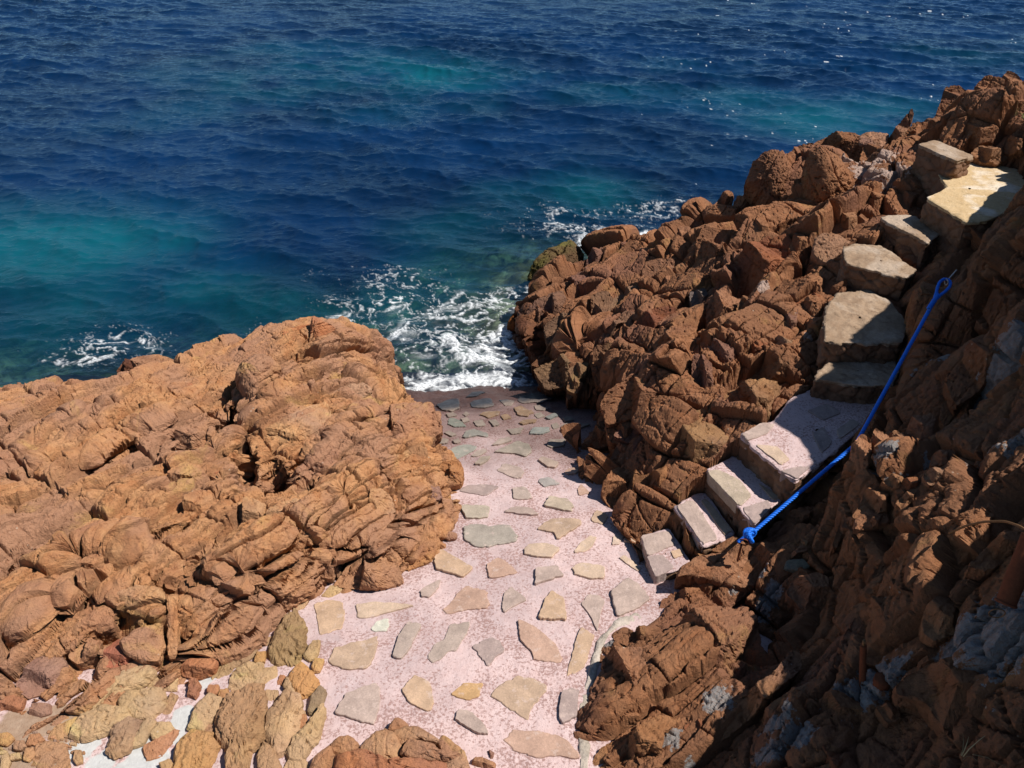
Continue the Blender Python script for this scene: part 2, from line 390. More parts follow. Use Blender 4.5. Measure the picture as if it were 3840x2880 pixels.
# ------------------------------------------------------------------ materials
def M_new(name):
    m = bpy.data.materials.new(name); m.use_nodes = True; n = m.node_tree; n.nodes.clear()
    out = n.nodes.new('ShaderNodeOutputMaterial'); b = n.nodes.new('ShaderNodeBsdfPrincipled'); n.links.new(b.outputs[0], out.inputs[0])
    return m, n, b, out
class NB:
    def __init__(s, n): s.n = n
    def add(s, t, **k):
        o = s.n.nodes.new(t)
        for a, v in k.items(): setattr(o, a, v)
        return o
    def l(s, a, b): s.n.links.new(a, b)
    def noise(s, vec, scale, detail=4, rough=0.55, dist=0.0):
        o = s.add('ShaderNodeTexNoise'); o.inputs['Scale'].default_value = scale; o.inputs['Detail'].default_value = detail
        o.inputs['Roughness'].default_value = rough; o.inputs['Distortion'].default_value = dist; s.l(vec, o.inputs['Vector']); return o.outputs['Fac']
    def ramp(s, fac, stops, interp='LINEAR'):
        o = s.add('ShaderNodeValToRGB'); o.color_ramp.interpolation = interp; e = o.color_ramp.elements
        while len(e) < len(stops): e.new(0.5)
        for i, (p, c) in enumerate(stops): e[i].position = p; e[i].color = (*c, 1) if not isinstance(c, (int, float)) else (c, c, c, 1)
        s.l(fac, o.inputs[0]); return o.outputs[0]
    def mix(s, fac, a, b, mode='MIX'):
        o = s.add('ShaderNodeMix', data_type='RGBA', blend_type=mode)
        if isinstance(fac, (int, float)): o.inputs[0].default_value = fac
        else: s.l(fac, o.inputs[0])
        for v, i in ((a, 6), (b, 7)):
            if isinstance(v, tuple): o.inputs[i].default_value = (*v, 1)
            else: s.l(v, o.inputs[i])
        return o.outputs[2]
    def math(s, op, a, b=0.0, clamp=False):
        o = s.add('ShaderNodeMath', operation=op, use_clamp=clamp)
        for v, i in ((a, 0), (b, 1)):
            if isinstance(v, (int, float)): o.inputs[i].default_value = v
            else: s.l(v, o.inputs[i])
        return o.outputs[0]
    def attr(s, name):
        return s.add('ShaderNodeAttribute', attribute_name=name).outputs['Fac']
    def bump(s, hgt, dist, strength=1.0, prev=None):
        o = s.add('ShaderNodeBump'); o.inputs['Strength'].default_value = strength; o.inputs['Distance'].default_value = dist
        s.l(hgt, o.inputs['Height'])
        if prev is not None: s.l(prev, o.inputs['Normal'])
        return o.outputs[0]
def rock_mat(name, c_main, c_light, c_dark, c_alt, alt=0.5, use_attr=False, objcol=True, wet=True, limec=((0.17, 0.165, 0.16), (0.40, 0.39, 0.38))):
    m, n, b, out = M_new(name); k = NB(n)
    pos = k.add('ShaderNodeNewGeometry').outputs['Position']
    inf = k.add('ShaderNodeObjectInfo')
    v = pos
    big = k.noise(v, 1.6, 5, 0.55, 0.3); mid = k.noise(v, 7.0, 6, 0.6, 0.4); fine = k.noise(v, 60.0, 5, 0.65); patch = k.noise(v, 3.1, 4, 0.5, 0.8)
    col = k.mix(k.ramp(mid, [(0.34, 0.0), (0.62, 1.0)]), c_main, c_light)
    col = k.mix(k.ramp(big, [(0.42, 1.0), (0.58, 0.0)]), col, c_alt) if alt > 0 else col
    col = k.mix(k.math('MULTIPLY', k.ramp(patch, [(0.56, 0.0), (0.7, 1.0)]), 0.75), col, c_dark)
    och = k.noise(v, 2.1, 5, .6, .9); col = k.mix(k.ramp(och, [(.60, 0.0), (.70, .7)]), col, tuple(min(1, x*y) for x, y in zip(c_light, (1.02, 1.18, .95))))
    mv = k.noise(v, 1.1, 4, .6, .5); col = k.mix(k.ramp(mv, [(.54, 0.0), (.66, .65)]), col, tuple(x*y for x, y in zip(c_main, (.84, .92, 1.3))))
    # weathered grains
    col = k.mix(k.ramp(fine, [(0.35, 0.55), (0.5, 0.0)]), col, k.mix(0.6, col, c_dark))
    col = k.mix(k.ramp(fine, [(0.6, 0.0), (0.75, 0.4)]), col, c_light)
    if objcol: col = k.mix(1.0, col, inf.outputs['Color'], 'MULTIPLY')
    # small pale lichen spots
    vo = k.add('ShaderNodeTexVoronoi'); vo.inputs['Scale'].default_value = 14; k.l(v, vo.inputs['Vector'])
    sp = k.math('MULTIPLY', k.ramp(vo.outputs['Distance'], [(0.05, 1.0), (0.12, 0.0)]), k.ramp(k.noise(v, 2.3, 3), [(0.56, 0.0), (0.66, 0.8)]))
    col = k.mix(sp, col, (0.5, 0.42, 0.33))
    if use_attr:
        lime = k.attr('lime'); lm = k.ramp(k.math('ADD', lime, k.math('MULTIPLY', k.math('SUBTRACT', k.noise(v, 15, 6, 0.7), 0.5), 2.0)), [(0.48, 0.0), (0.56, 1.0)])
        col = k.mix(k.math('MULTIPLY', lm, k.ramp(k.noise(v, 70, 3, .7), [(.3, .45), (.6, .95)])), col, k.mix(k.noise(v, 30, 4), *limec))
    rough = 0.9
    b.inputs['Specular IOR Level'].default_value = 0.12
    if wet:
        sx = k.add('ShaderNodeSeparateXYZ'); k.l(pos, sx.inputs[0])
        w = k.math('ADD', sx.outputs[2], k.math('MULTIPLY', k.math('SUBTRACT', k.noise(v, 2.5, 4), 0.5), 0.35))
        wf = k.ramp(w, [(0.18, 1.0), (0.5, 0.0)])
        col = k.mix(wf, col, k.mix(1.0, col, (0.34, 0.27, 0.26), 'MULTIPLY'))
        r = k.math('SUBTRACT', 0.9, k.math('MULTIPLY', wf, 0.55)); k.l(r, b.inputs['Roughness'])
    else: b.inputs['Roughness'].default_value = rough
    k.l(col, b.inputs['Base Color'])
    h = k.math('ADD', k.math('MULTIPLY', k.noise(v, 38, 6, 0.65), 1.0), k.math('MULTIPLY', k.noise(v, 130, 4, 0.7), 0.5))
    h2 = k.noise(v, 12, 5, 0.6, 0.6)
    nb_ = k.bump(h2, 0.035, 0.6); nb_ = k.bump(h, 0.02, 0.9, nb_)
    k.l(nb_, b.inputs['Normal'])
    return m
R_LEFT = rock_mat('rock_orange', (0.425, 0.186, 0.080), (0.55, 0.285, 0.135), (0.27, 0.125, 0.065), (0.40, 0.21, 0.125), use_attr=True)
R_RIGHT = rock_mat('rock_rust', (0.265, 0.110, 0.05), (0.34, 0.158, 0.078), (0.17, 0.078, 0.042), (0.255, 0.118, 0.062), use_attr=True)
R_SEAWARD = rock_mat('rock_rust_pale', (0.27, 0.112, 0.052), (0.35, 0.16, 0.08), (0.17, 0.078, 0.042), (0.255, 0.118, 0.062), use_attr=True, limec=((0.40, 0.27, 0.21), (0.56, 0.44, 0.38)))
R_STONE = rock_mat('stone_ochre', (0.45, 0.265, 0.125), (0.56, 0.35, 0.175), (0.30, 0.17, 0.085), (0.46, 0.27, 0.15), wet=False)
def flag_mat():
    m, n, b, out = M_new('flagstone'); k = NB(n)
    pos = k.add('ShaderNodeNewGeometry').outputs['Position']; inf = k.add('ShaderNodeObjectInfo')
    a = k.noise(pos, 8, 5, 0.6, 0.5); f = k.noise(pos, 90, 4, 0.7)
    col = k.mix(1.0, inf.outputs['Color'], k.ramp(a, [(0.3, (0.78, 0.76, 0.74)), (0.7, (1.15, 1.13, 1.1))]), 'MULTIPLY')
    col = k.mix(1.0, col, k.ramp(f, [(0.3, (0.8, 0.8, 0.8)), (0.7, (1.12, 1.1, 1.08))]), 'MULTIPLY')
    pk = k.ramp(k.math('ADD', k.noise(pos, 17, 5, 0.65), k.math('MULTIPLY', f, 0.25)), [(0.70, 0.0), (0.78, 0.55)])
    col = k.mix(pk, col, (0.55, 0.42, 0.36))
    sx = k.add('ShaderNodeSeparateXYZ'); k.l(pos, sx.inputs[0])
    w = k.math('ADD', sx.outputs[2], k.math('MULTIPLY', k.math('SUBTRACT', k.noise(pos, 1.6, 4), 0.5), 0.45))
    wf = k.ramp(w, [(0.20, 1.0), (0.32, 0.0)]); wf2 = k.ramp(w, [(0.48, 1.0), (0.72, 0.0)])
    col = k.mix(wf2, col, k.mix(1.0, col, (0.60, 0.62, 0.60), 'MULTIPLY'))
    col = k.mix(wf, col, k.mix(1.0, col, (0.20, 0.26, 0.36), 'MULTIPLY'))
    k.l(col, b.inputs['Base Color']); k.l(k.math('SUBTRACT', 0.85, k.math('MULTIPLY', wf, 0.45)), b.inputs['Roughness'])
    b.inputs['Specular IOR Level'].default_value = 0.25
    h = k.math('ADD', k.noise(pos, 25, 5, 0.6), k.math('MULTIPLY', k.noise(pos, 140, 3, 0.7), 0.35))
    k.l(k.bump(h, 0.006, 0.6), b.inputs['Normal']); return m
M_FLAG = flag_mat()
def mortar_mat(name, pale, pink, speck, wet=True, lime=False):
    m, n, b, out = M_new(name); k = NB(n)
    pos = k.add('ShaderNodeNewGeometry').outputs['Position']
    zone = k.noise(pos, 2.6, 4, 0.6, 0.5); fine = k.noise(pos, 55, 5, 0.7); fine2 = k.noise(pos, 110, 4, 0.75); mid = k.noise(pos, 11, 5, 0.65, 0.3)
    col = k.mix(k.ramp(mid, [(0.3, 0.0), (0.7, 1.0)]), pink, pale)
    broad = k.noise(pos, 1.3, 3, .5, .8); col = k.mix(1.0, col, k.ramp(broad, [(.35, (.86, .86, .87)), (.6, (1.05, 1.03, 1.02))]), 'MULTIPLY')
    # worn paint: reddish and greyish grain showing through, denser in some zones
    dens = k.math('MULTIPLY', k.ramp(zone, [(0.40, 0.0), (0.64, 1.0)]), 0.13)
    th = k.math('ADD', k.math('ADD', fine, dens), k.math('MULTIPLY', k.math('SUBTRACT', mid, 0.5), 0.22))
    col = k.mix(k.ramp(th, [(0.56, 0.0), (0.66, 0.85)]), col, speck)
    col = k.mix(k.ramp(k.math('ADD', fine2, k.math('MULTIPLY', dens, 0.5)), [(0.62, 0.0), (0.74, 0.7)]), col, (0.30, 0.19, 0.18))
    col = k.mix(k.ramp(k.noise(pos, 4.1, 5, 0.7), [(0.62, 0.0), (0.72, 0.5)]), col, k.mix(fine, (0.26, 0.20, 0.20), (0.55, 0.42, 0.40)))
    if lime:
        lm = k.ramp(k.math('ADD', k.attr('lime'), k.math('MULTIPLY', k.math('SUBTRACT', k.noise(pos, 9, 5, 0.6), 0.5), 0.9)), [(0.46, 0.0), (0.56, 1.0)])
        col = k.mix(lm, col, k.mix(k.noise(pos, 24, 4), (0.42, 0.41, 0.39), (0.66, 0.65, 0.63)))
        er = k.ramp(k.math('ADD', k.attr('earth'), k.math('MULTIPLY', k.math('SUBTRACT', k.noise(pos, 9, 5, 0.6), 0.5), 0.9)), [(0.46, 0.0), (0.60, 1.0)])
        col = k.mix(er, col, k.mix(k.noise(pos, 24, 5), (0.26, 0.15, 0.09), (0.46, 0.34, 0.25)))
    b.inputs['Specular IOR Level'].default_value = 0.15
    if wet:
        sx = k.add('ShaderNodeSeparateXYZ'); k.l(pos, sx.inputs[0])
        w = k.math('ADD', sx.outputs[2], k.math('MULTIPLY', k.math('SUBTRACT', k.noise(pos, 1.6, 4), 0.5), 0.45))
        wf = k.ramp(w, [(0.20, 1.0), (0.34, 0.0)]); wf2 = k.ramp(w, [(0.48, 1.0), (0.72, 0.0)])
        col = k.mix(wf2, col, k.mix(1.0, col, (0.46, 0.42, 0.40), 'MULTIPLY'))
        col = k.mix(wf, col, k.mix(1.0, col, (0.36, 0.31, 0.30), 'MULTIPLY'))
        k.l(k.math('SUBTRACT', 0.9, k.math('MULTIPLY', wf, 0.5)), b.inputs['Roughness'])
    else: b.inputs['Roughness'].default_value = 0.92
    k.l(col, b.inputs['Base Color'])
    h = k.math('ADD', k.math('MULTIPLY', k.noise(pos, 30, 5, 0.65), 1.0), k.math('MULTIPLY', fine2, 0.6))
    k.l(k.bump(h, 0.012, 0.7), b.inputs['Normal']); return m
M_PINK = mortar_mat('pink_mortar', (0.66, 0.515, 0.50), (0.575, 0.415, 0.395), (0.33, 0.19, 0.165), lime=True)
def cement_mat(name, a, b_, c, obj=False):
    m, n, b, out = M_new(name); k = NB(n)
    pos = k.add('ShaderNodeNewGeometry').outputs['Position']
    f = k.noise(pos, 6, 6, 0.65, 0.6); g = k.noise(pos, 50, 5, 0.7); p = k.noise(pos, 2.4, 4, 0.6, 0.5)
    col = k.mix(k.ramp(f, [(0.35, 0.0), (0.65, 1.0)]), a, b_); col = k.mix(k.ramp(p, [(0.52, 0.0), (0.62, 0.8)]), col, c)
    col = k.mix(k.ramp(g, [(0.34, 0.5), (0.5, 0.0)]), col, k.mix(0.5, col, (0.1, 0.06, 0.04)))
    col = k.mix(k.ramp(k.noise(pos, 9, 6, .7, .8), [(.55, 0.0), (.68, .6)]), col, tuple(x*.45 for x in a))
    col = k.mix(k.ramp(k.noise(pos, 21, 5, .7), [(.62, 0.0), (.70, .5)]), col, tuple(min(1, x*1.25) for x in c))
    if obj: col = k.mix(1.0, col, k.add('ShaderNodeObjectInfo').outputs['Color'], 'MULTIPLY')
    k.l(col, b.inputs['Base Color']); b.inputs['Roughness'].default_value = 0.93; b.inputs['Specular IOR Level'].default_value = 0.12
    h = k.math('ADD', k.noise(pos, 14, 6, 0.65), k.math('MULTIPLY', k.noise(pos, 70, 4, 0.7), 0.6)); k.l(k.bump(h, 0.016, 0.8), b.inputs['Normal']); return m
M_CEM = cement_mat('tan_cement', (0.285, 0.19, 0.122), (0.38, 0.272, 0.185), (0.47, 0.37, 0.285))
M_SLAB = cement_mat('bleached_cement', (0.55, 0.38, 0.20), (0.62, 0.46, 0.27), (0.78, 0.68, 0.56))
M_EDGE = cement_mat('grey_cement', (0.36, 0.31, 0.25), (0.58, 0.49, 0.42), (0.44, 0.37, 0.30))
M_RISER = cement_mat('shaded_riser', (0.19, 0.10, 0.06), (0.27, 0.16, 0.10), (0.15, 0.08, 0.05))  # shade of the step fronts is worked into this darker brown
def simple(name, col, rough=0.6, metal=0.0, spec=0.4, var=0.25, scale=40, bump=0.002):
    m, n, b, out = M_new(name); k = NB(n); pos = k.add('ShaderNodeNewGeometry').outputs['Position']
    f = k.noise(pos, scale, 4, 0.6)
    c2 = tuple(x*(1-var) for x in col); k.l(k.mix(f, c2, tuple(min(1, x*(1+var)) for x in col)), b.inputs['Base Color'])
    b.inputs['Roughness'].default_value = rough; b.inputs['Metallic'].default_value = metal; b.inputs['Specular IOR Level'].default_value = spec
    k.l(k.bump(f, bump, 0.6), b.inputs['Normal']); return m
M_ROPE = simple('blue_rope', (0.010, 0.17, 0.78), 0.5, 0, 0.35, 0.3, 300, 0.001)
M_RUST = simple('rusty_iron', (0.17, 0.05, 0.02), 0.85, 0.2, 0.3, 0.5, 60, 0.003)
M_ROD = simple('rusty_rod', (0.22, 0.11, 0.045), 0.7, 0.2, 0.3, 0.4, 60, 0.001)
M_STEEL = simple('dull_steel', (0.38, 0.37, 0.36), 0.45, 0.8, 0.5, 0.2, 60, 0.0005)
M_LEAF = simple('leaf', (0.10, 0.17, 0.035), 0.6, 0, 0.3, 0.35, 20, 0.001)
M_STRAW = simple('dry_grass', (0.42, 0.33, 0.17), 0.8, 0, 0.2, 0.3, 20, 0.001)
M_ALGAE = rock_mat('seaweed_rock', (0.10, 0.085, 0.025), (0.17, 0.14, 0.04), (0.06, 0.04, 0.025), (0.13, 0.075, 0.04), wet=False)
# ------------------------------------------------------------------ heights of the land
H_path = Spline2(wpts([(1700,2880,1.14),(2200,2880,1.12),(1250,2800,1.16),(1200,2500,1.12),(1250,2250,1.02),(1700,2500,1.10),(2200,2600,1.10),(2300,2350,1.06),(1600,2150,0.96),(2000,2150,0.98),
    (2350,2150,0.97),(1700,1950,0.86),(2200,1950,0.86),(1720,1800,0.72),(2150,1800,0.70),(1680,1650,0.50),(2150,1650,0.48),(1640,1560,0.31),(2120,1540,0.27),(1600,1490,0.08),(2080,1450,0.02),
    (1560,1400,-0.22),(2000,1380,-0.25),('w',-0.3,9.5,-0.8),('w',0.2,1.2,1.2),('w',-2.2,2.0,1.25),('w',-3.4,2.4,1.3),('w',-1.5,1.2,1.25)]))
FOOT_L = wpts([(1500,1490,-0.1),('w',-1.05,7.0,0),('w',-0.82,6.4,0.5),(1632,1690,0.6),(1690,1750,0.63),(1720,1880,0.78),(1690,1980,0.85),(1640,2020,0.88),(1550,2130,0.93),(1480,2190,0.97),
    (1250,2205,1.0),(1060,2350,1.05),(900,2450,1.1),(700,2535,1.15),(480,2625,1.2),(330,2675,1.2),(180,2730,1.22),(0,2800,1.25),('w',-3.3,2.0,1.2),('w',-5.2,2.2,1.2),('w',-6.6,4.0,0.9),('w',-7.0,6.4,0),
    ('w',-5.2,7.15,0),('w',-4.2,7.4,0),('w',-3.6,7.6,0),('w',-3.0,8.0,0),('w',-2.3,8.35,0),('w',-1.75,8.2,0)])
H_left_ = Spline2(wpts([(1240,1205,1.33),(1120,1225,1.3),(1000,1280,1.28),(850,1350,1.2),(740,1385,1.13),(560,1370,1.2),(400,1420,1.15),(300,1440,1.1),(30,1470,1.0),(1380,1340,1.0),(1470,1440,0.75),(1590,1515,0.95),(1630,1570,0.95),
    (950,1550,1.3),(1200,1500,1.3),(1400,1600,1.25),(1550,1650,1.12),(1600,1800,1.12),(1300,1800,1.4),(1000,1800,1.42),(700,1700,1.33),(400,1600,1.25),(100,1650,1.2),(100,1900,1.36),(400,1950,1.48),
    (700,2000,1.48),(1000,2050,1.45),(1300,2050,1.28),(1500,2050,1.13),(1180,2190,1.14),(900,2300,1.3),(650,2440,1.3),(300,2350,1.42),(0,2300,1.45),(100,2550,1.33),
    ('w',-5.5,5,1.3),('w',-2.2,7.95,0.9),('w',-3.5,7.3,0.8),('w',-4.6,7.0,0.7),('w',-1.5,7.9,0.6)]))
def H_left(X, Y):   # a little lower than measured, as the broken blocks stand up from it
    return H_left_(X, Y)-0.05-0.07*sst(-2.6, -4.2, np.asarray(X, float))
FOOT_R = wpts([('w',0.05,9.45,0),('w',0.02,8.8,0),(2000,1360,-0.1),(2060,1440,-0.05),(2150,1500,0.15),(2215,1585,0.38),(2205,1660,0.5),(2170,1720,0.56),(2180,1800,0.68),(2265,1880,0.78),(2290,1930,0.82),(2350,2000,0.88),
    (2410,2120,0.95),(2490,2110,1.0),(2560,2030,1.1),(2680,2000,1.25),(2840,1950,1.4),(2960,1850,1.5),(3120,1720,1.6),(3240,1600,1.65),(3320,1450,1.7),(3370,1290,1.8),(3400,1150,1.9),(3460,1010,2.05),(3600,900,2.3),(3760,800,2.45),
    ('w',5.4,7.6,2.5),('w',6.5,8.6,3),('w',6.6,10.8,0),('w',5.0,11.2,0),('w',3.9,10.7,0),('w',3.3,10.2,0),('w',2.7,10.3,0),('w',2.1,10.9,0),('w',1.5,11.5,0),('w',1.0,11.2,0),('w',0.55,10.4,0)])
H_right = Spline2(wpts([(1960,1210,0.2),(2040,1130,0.38),(2150,1080,0.5),(2230,960,0.4),(2330,930,0.45),(2450,980,0.7),(2060,1260,0.45),(2090,1370,0.35),(2180,1300,0.75),(2210,1440,0.65),(2300,1200,0.9),(2420,1150,1.1),(2500,1050,1.15),
    (2560,900,1.1),(2700,900,1.45),(2650,800,1.3),(2850,850,1.9),(3000,650,2.0),(3140,600,2.1),(2800,1100,1.65),(2380,1450,1.15),(2300,1530,0.8),(2450,1620,1.1),(2300,1700,0.75),(2400,1800,0.98),(2550,1600,1.35),(2700,1500,1.5),
    (2600,1400,1.5),(2850,1350,1.62),(2700,1300,1.6),(2950,1200,1.8),(3000,1000,1.95),(3100,900,2.1),(3250,720,2.28),(3350,600,2.35),(3280,540,1.78),(3430,520,2.08),(3560,460,2.68),(3700,400,2.95),(3840,330,3.22),
    # bed of the stairs
    (2480,2060,0.90),(2600,1960,1.05),(2760,1850,1.22),(2960,1700,1.48),(3100,1560,1.5),(2950,1560,1.5),(3220,1370,1.7),(3250,1170,1.88),(3300,970,2.08),(3420,850,2.25),(3640,720,2.48),(3500,600,2.55),(2500,1900,1.05),
    ('w',3.0,9.6,1.2),('w',2.0,10.2,0.5),('w',4.5,10.2,1.2),('w',6.0,10.0,2.0),('w',6.0,8.5,3.2),('w',1.2,10.8,0.3)]))
FOOT_C = wpts([(2200,2990,1.1),(2196,2700,1.1),(2215,2550,1.1),(2265,2420,1.08),(2325,2350,1.05),(2440,2285,1.03),(2500,2215,1.0),(2580,2160,1.05),(2690,2070,1.1),(2800,1995,1.2),(2935,1905,1.33),(3040,1815,1.48),(3150,1690,1.58),
    (3270,1600,1.62),(3330,1450,1.7),(3385,1300,1.8),(3405,1170,1.9),(3440,1020,2.05),(3560,900,2.25),(3720,800,2.45),('w',5.3,7.6,2.6),('w',6.2,7.9,3),('w',6.4,4,3),('w',5,0.6,2),('w',1.4,0.8,1.2)])
H_cliff = Spline2(wpts([(2300,2850,1.15),(2280,2600,1.15),(2400,2450,1.2),(2560,2650,1.25),(2650,2480,1.32),(2800,2550,1.32),(2600,2150,1.08),(2750,2080,1.18),(2850,2200,1.16),(2920,2330,1.1),(2900,2450,1.08),(3000,2100,1.42),(3100,1950,1.5),
    (3200,1850,1.85),(3240,1760,2.0),(3330,1720,2.08),(3450,1720,2.15),(3350,2000,1.98),(3180,2230,1.6),(3080,2400,1.5),(3300,2350,1.98),(3500,2100,2.28),(3700,1900,2.5),(3840,1700,2.75),(3650,1500,2.3),(3520,1420,2.1),(3460,1150,2.35),(3600,1100,2.42),(3620,1300,2.2),(3660,920,2.5),(3740,820,2.6),
    (3750,1000,2.8),(3840,850,3.0),(3840,1200,2.9),(3840,2300,2.65),(3600,2500,2.25),(3840,2800,2.4),(3300,2700,1.85),(3000,2750,1.65),(2800,2850,1.4),(3500,2880,2.0),('w',4.3,4.4,3.9),('w',5.2,6.3,3.9),('w',3.6,2,3.2),('w',4.5,1.2,3.0),('w',2.2,1.0,1.8)]))
def bed_z(X, Y):   # sea floor and everything under the rocks
    X = np.asarray(X, float); Y = np.asarray(Y, float); sh = X.shape
    x = X.ravel(); y = Y.ravel()
    dl = sdist(x, y, FOOT_L[:, :2]); dr = sdist(x, y, FOOT_R[:, :2])
    d = -np.maximum(dl, dr); chan = np.clip(y-7.4, 0, 60)*np.ones_like(x)
    d = np.minimum(np.clip(d, 0, 50), chan)
    z = -0.12-2.6*(1-np.exp(-d/6.0))-0.05*d
    z = z+(0.45*np.abs(fbm(np.stack([x*0.8, y*0.8, 0*x], 1), 77, 5))+0.12*fbm(np.stack([x*3, y*3, 0*x], 1), 79, 4))*sst(0.0, 1.0, d)
    return z.reshape(sh)
def low_path(X, Y):
    return np.where(Y > 8.0, -0.7, np.maximum(H_path(X, Y), -0.7))-0.12
def low_L(X, Y):
    P = H_path(X, Y); t = sst(-2.0, -1.2, X)*sst(8.2, 7.0, Y)+sst(5.0, 3.9, Y); t = np.clip(t, 0, 1)
    return np.where(t > 0, P*t+(1-t)*-0.7, -0.7)-0.12
def low_R(X, Y):
    P = np.clip(H_path(X, Y), -0.6, 1.0); t = sst(9.0, 7.6, Y)*sst(2.6, 1.6, X); Hr = H_right(X, Y)
    inland = sst(1.3, 2.2, X)*sst(8.4, 7.2, Y)
    return np.maximum((P*t+(1-t)*-0.7), 0)*(1-inland)*0+((P*t+(1-t)*-0.7)*(1-inland)+inland*(Hr-0.25))-0.12
def low_C(X, Y):
    P = np.clip(H_path(X, Y), 0.7, 1.3); Hc = H_cliff(X, Y); t = sst(1.1, 1.7, X)
    return np.minimum(P*(1-t)+t*(H_right(X, Y)-0.35), Hc-0.05)-0.15
def blobs(L, H):
    """soft spots in metres round points seen at the given pixels: (px, py, radius)"""
    C = [(at_h(a, b, H), r) for a, b, r in L]
    def f(V):
        o = np.zeros(len(V))
        for c, r in C:
            d2 = ((V[:, :2]-c[:2])**2).sum(1); o = np.maximum(o, np.exp(-d2/(r*r)))
        return o
    return f
def H_all(X, Y):
    o = np.maximum(H_path(X, Y), -0.6)
    for H, F in ((H_left, FOOT_L), (H_right, FOOT_R), (H_cliff, FOOT_C)):
        sd = sdist(np.ravel(X), np.ravel(Y), F[:, :2]).reshape(np.shape(X)); o = np.where(sd > 0, np.maximum(o, H(X, Y)), o)
    return o
STEPS = [('H', [(145,1450),(300,1405),(420,1590),(330,1640),(222,1662)], 1.06),
 ('H', [(335,1290),(430,1225),(500,1215),(660,1440),(480,1502)], 1.22),
 ('H', [(498,1090),(640,1018),(700,1040),(915,1245),(760,1398)], 1.42),
 ('H', [(683,905),(860,828),(960,700),(1120,640),(1480,660),(1420,790),(1330,880),(1190,1000),(1070,1095),(985,1152),(920,1120)], 1.65),
 ('H', [(1085,600),(1100,560),(1190,480),(1500,465),(1545,560),(1500,645),(1300,640)], 1.84),
 ('H', [(1138,395),(1135,300),(1150,215),(1200,142),(1380,118),(1500,185),(1590,300),(1560,410),(1300,412)], 2.04),
 ('G', [(1018,1402),(1000,1300),(1085,1268),(1250,1278),(1445,1410),(1500,1450),(1430,1500),(1390,1492),(1210,1452)], 2.24),
 ('G', [(1248,1092),(1310,1078),(1480,1078),(1655,1190),(1600,1250),(1560,1265),(1380,1172),(1260,1104)], 2.42),
 ('G', [(1618,780),(1830,688),(2175,770),(2260,900),(2100,1060),(1960,1120),(1820,1128),(1556,960),(1650,922),(1700,890),(1650,830)], 2.66),
 ('G', [(1503,602),(1620,578),(1885,682),(1765,718),(1620,660)], 2.86)]
KEEP += [(np.array([at_z(px, py, z)[:2] for px, py in zp(v, pl)]), z) for v, pl, z in STEPS]
# ------------------------------------------------------------------ the setting: paved path, sea bed, rock masses
def grid_obj(name, x0, x1, y0, y1, res, zf, mat, cut=None, attrs=None):
    nx = int((x1-x0)/res)+1; ny = int((y1-y0)/res)+1
    X, Y = np.meshgrid(np.linspace(x0, x1, nx), np.linspace(y0, y1, ny)); sh = X.shape
    V = np.stack([X.ravel(), Y.ravel(), zf(X.ravel(), Y.ravel())], 1)
    idx = np.arange(len(V)).reshape(sh); Fq = np.stack([idx[:-1, :-1], idx[:-1, 1:], idx[1:, 1:], idx[1:, :-1]], -1).reshape(-1, 4)
    if cut is not None:
        k = cut(V[:, 0], V[:, 1]); Fq = Fq[k[Fq].all(1)]
    A = {n: f(V) for n, f in (attrs or {}).items()}
    return link(name, mesh_from(name, V, Fq, True, A), mat)
def path_z(X, Y):
    P = np.stack([X, Y, 0*X], 1)
    return H_path(X, Y)+0.05*fbm(P*2.2+3, 15, 4)*sst(6.6, 7.4, Y)+0.010*fbm(P*3.0, 5, 4)+0.004*fbm(P*16, 8, 4)
LIME_P = blobs([(300,2800,.12),(560,2830,.13),(520,2880,.14),(380,2860,.1),(690,2690,.10),(640,2760,.09),(770,2540,.08),(760,2560,.06),(850,2475,.06),(200,2800,.07),(480,2890,.1)], H_path)
EARTH_P = blobs([(60,2760,.25),(0,2850,.25),(120,2880,.2),(250,2740,.12),(200,2700,.14),(330,2680,.1)], H_path)
path = grid_obj('path', -6.0, 1.9, 0.9, 8.6, 0.014, path_z, M_PINK, attrs={'lime': LIME_P, 'earth': EARTH_P})
tag(path, 'pink washed mortar path with crazy paving sloping down into the sea', 'path', kind='structure')

C_LEFT = [([z for z in zp('A', l)], d, w) for l, d, w in [
    ([(1075,545),(1050,620),(1060,760),(1045,850)], 0.30, 0.05),
    ([(740,1037),(900,950),(1050,850),(1250,740),(1400,660),(1600,560),(1750,480)], 0.10, 0.035),
    ([(930,510),(1010,560),(1075,590)], 0.20, 0.06),
    ([(0,745),(150,660),(330,560),(560,500),(800,450)], 0.06, 0.03),
    ([(120,800),(420,740),(600,640),(750,540)], 0.08, 0.03),
    ([(1720,1037),(1740,900),(1820,700),(1850,560)], 0.06, 0.025),
    ([(700,790),(760,830),(900,780)], 0.09, 0.04),
    ([(1240,780),(1360,690),(1470,560),(1500,520)], 0.08, 0.03)]] + [(zp('B', l), d, w) for l, d, w in [
    ([(0,385),(200,290),(400,200),(600,90),(760,10)], 0.11, 0.035),
    ([(770,250),(765,400),(775,580)], 0.22, 0.05),
    ([(720,250),(715,420),(720,570)], 0.07, 0.025),
    ([(0,510),(200,400),(420,310),(700,250)], 0.06, 0.025),
    ([(930,520),(1100,400),(1250,320),(1330,280),(1450,200)], 0.14, 0.04),
    ([(640,20),(850,-30)], 0.08, 0.03),
    ([(1380,40),(1380,200)], 0.09, 0.03), ([(1110,190),(1100,380)], 0.07, 0.02), ([(940,180),(980,330)], 0.07, 0.02)]]
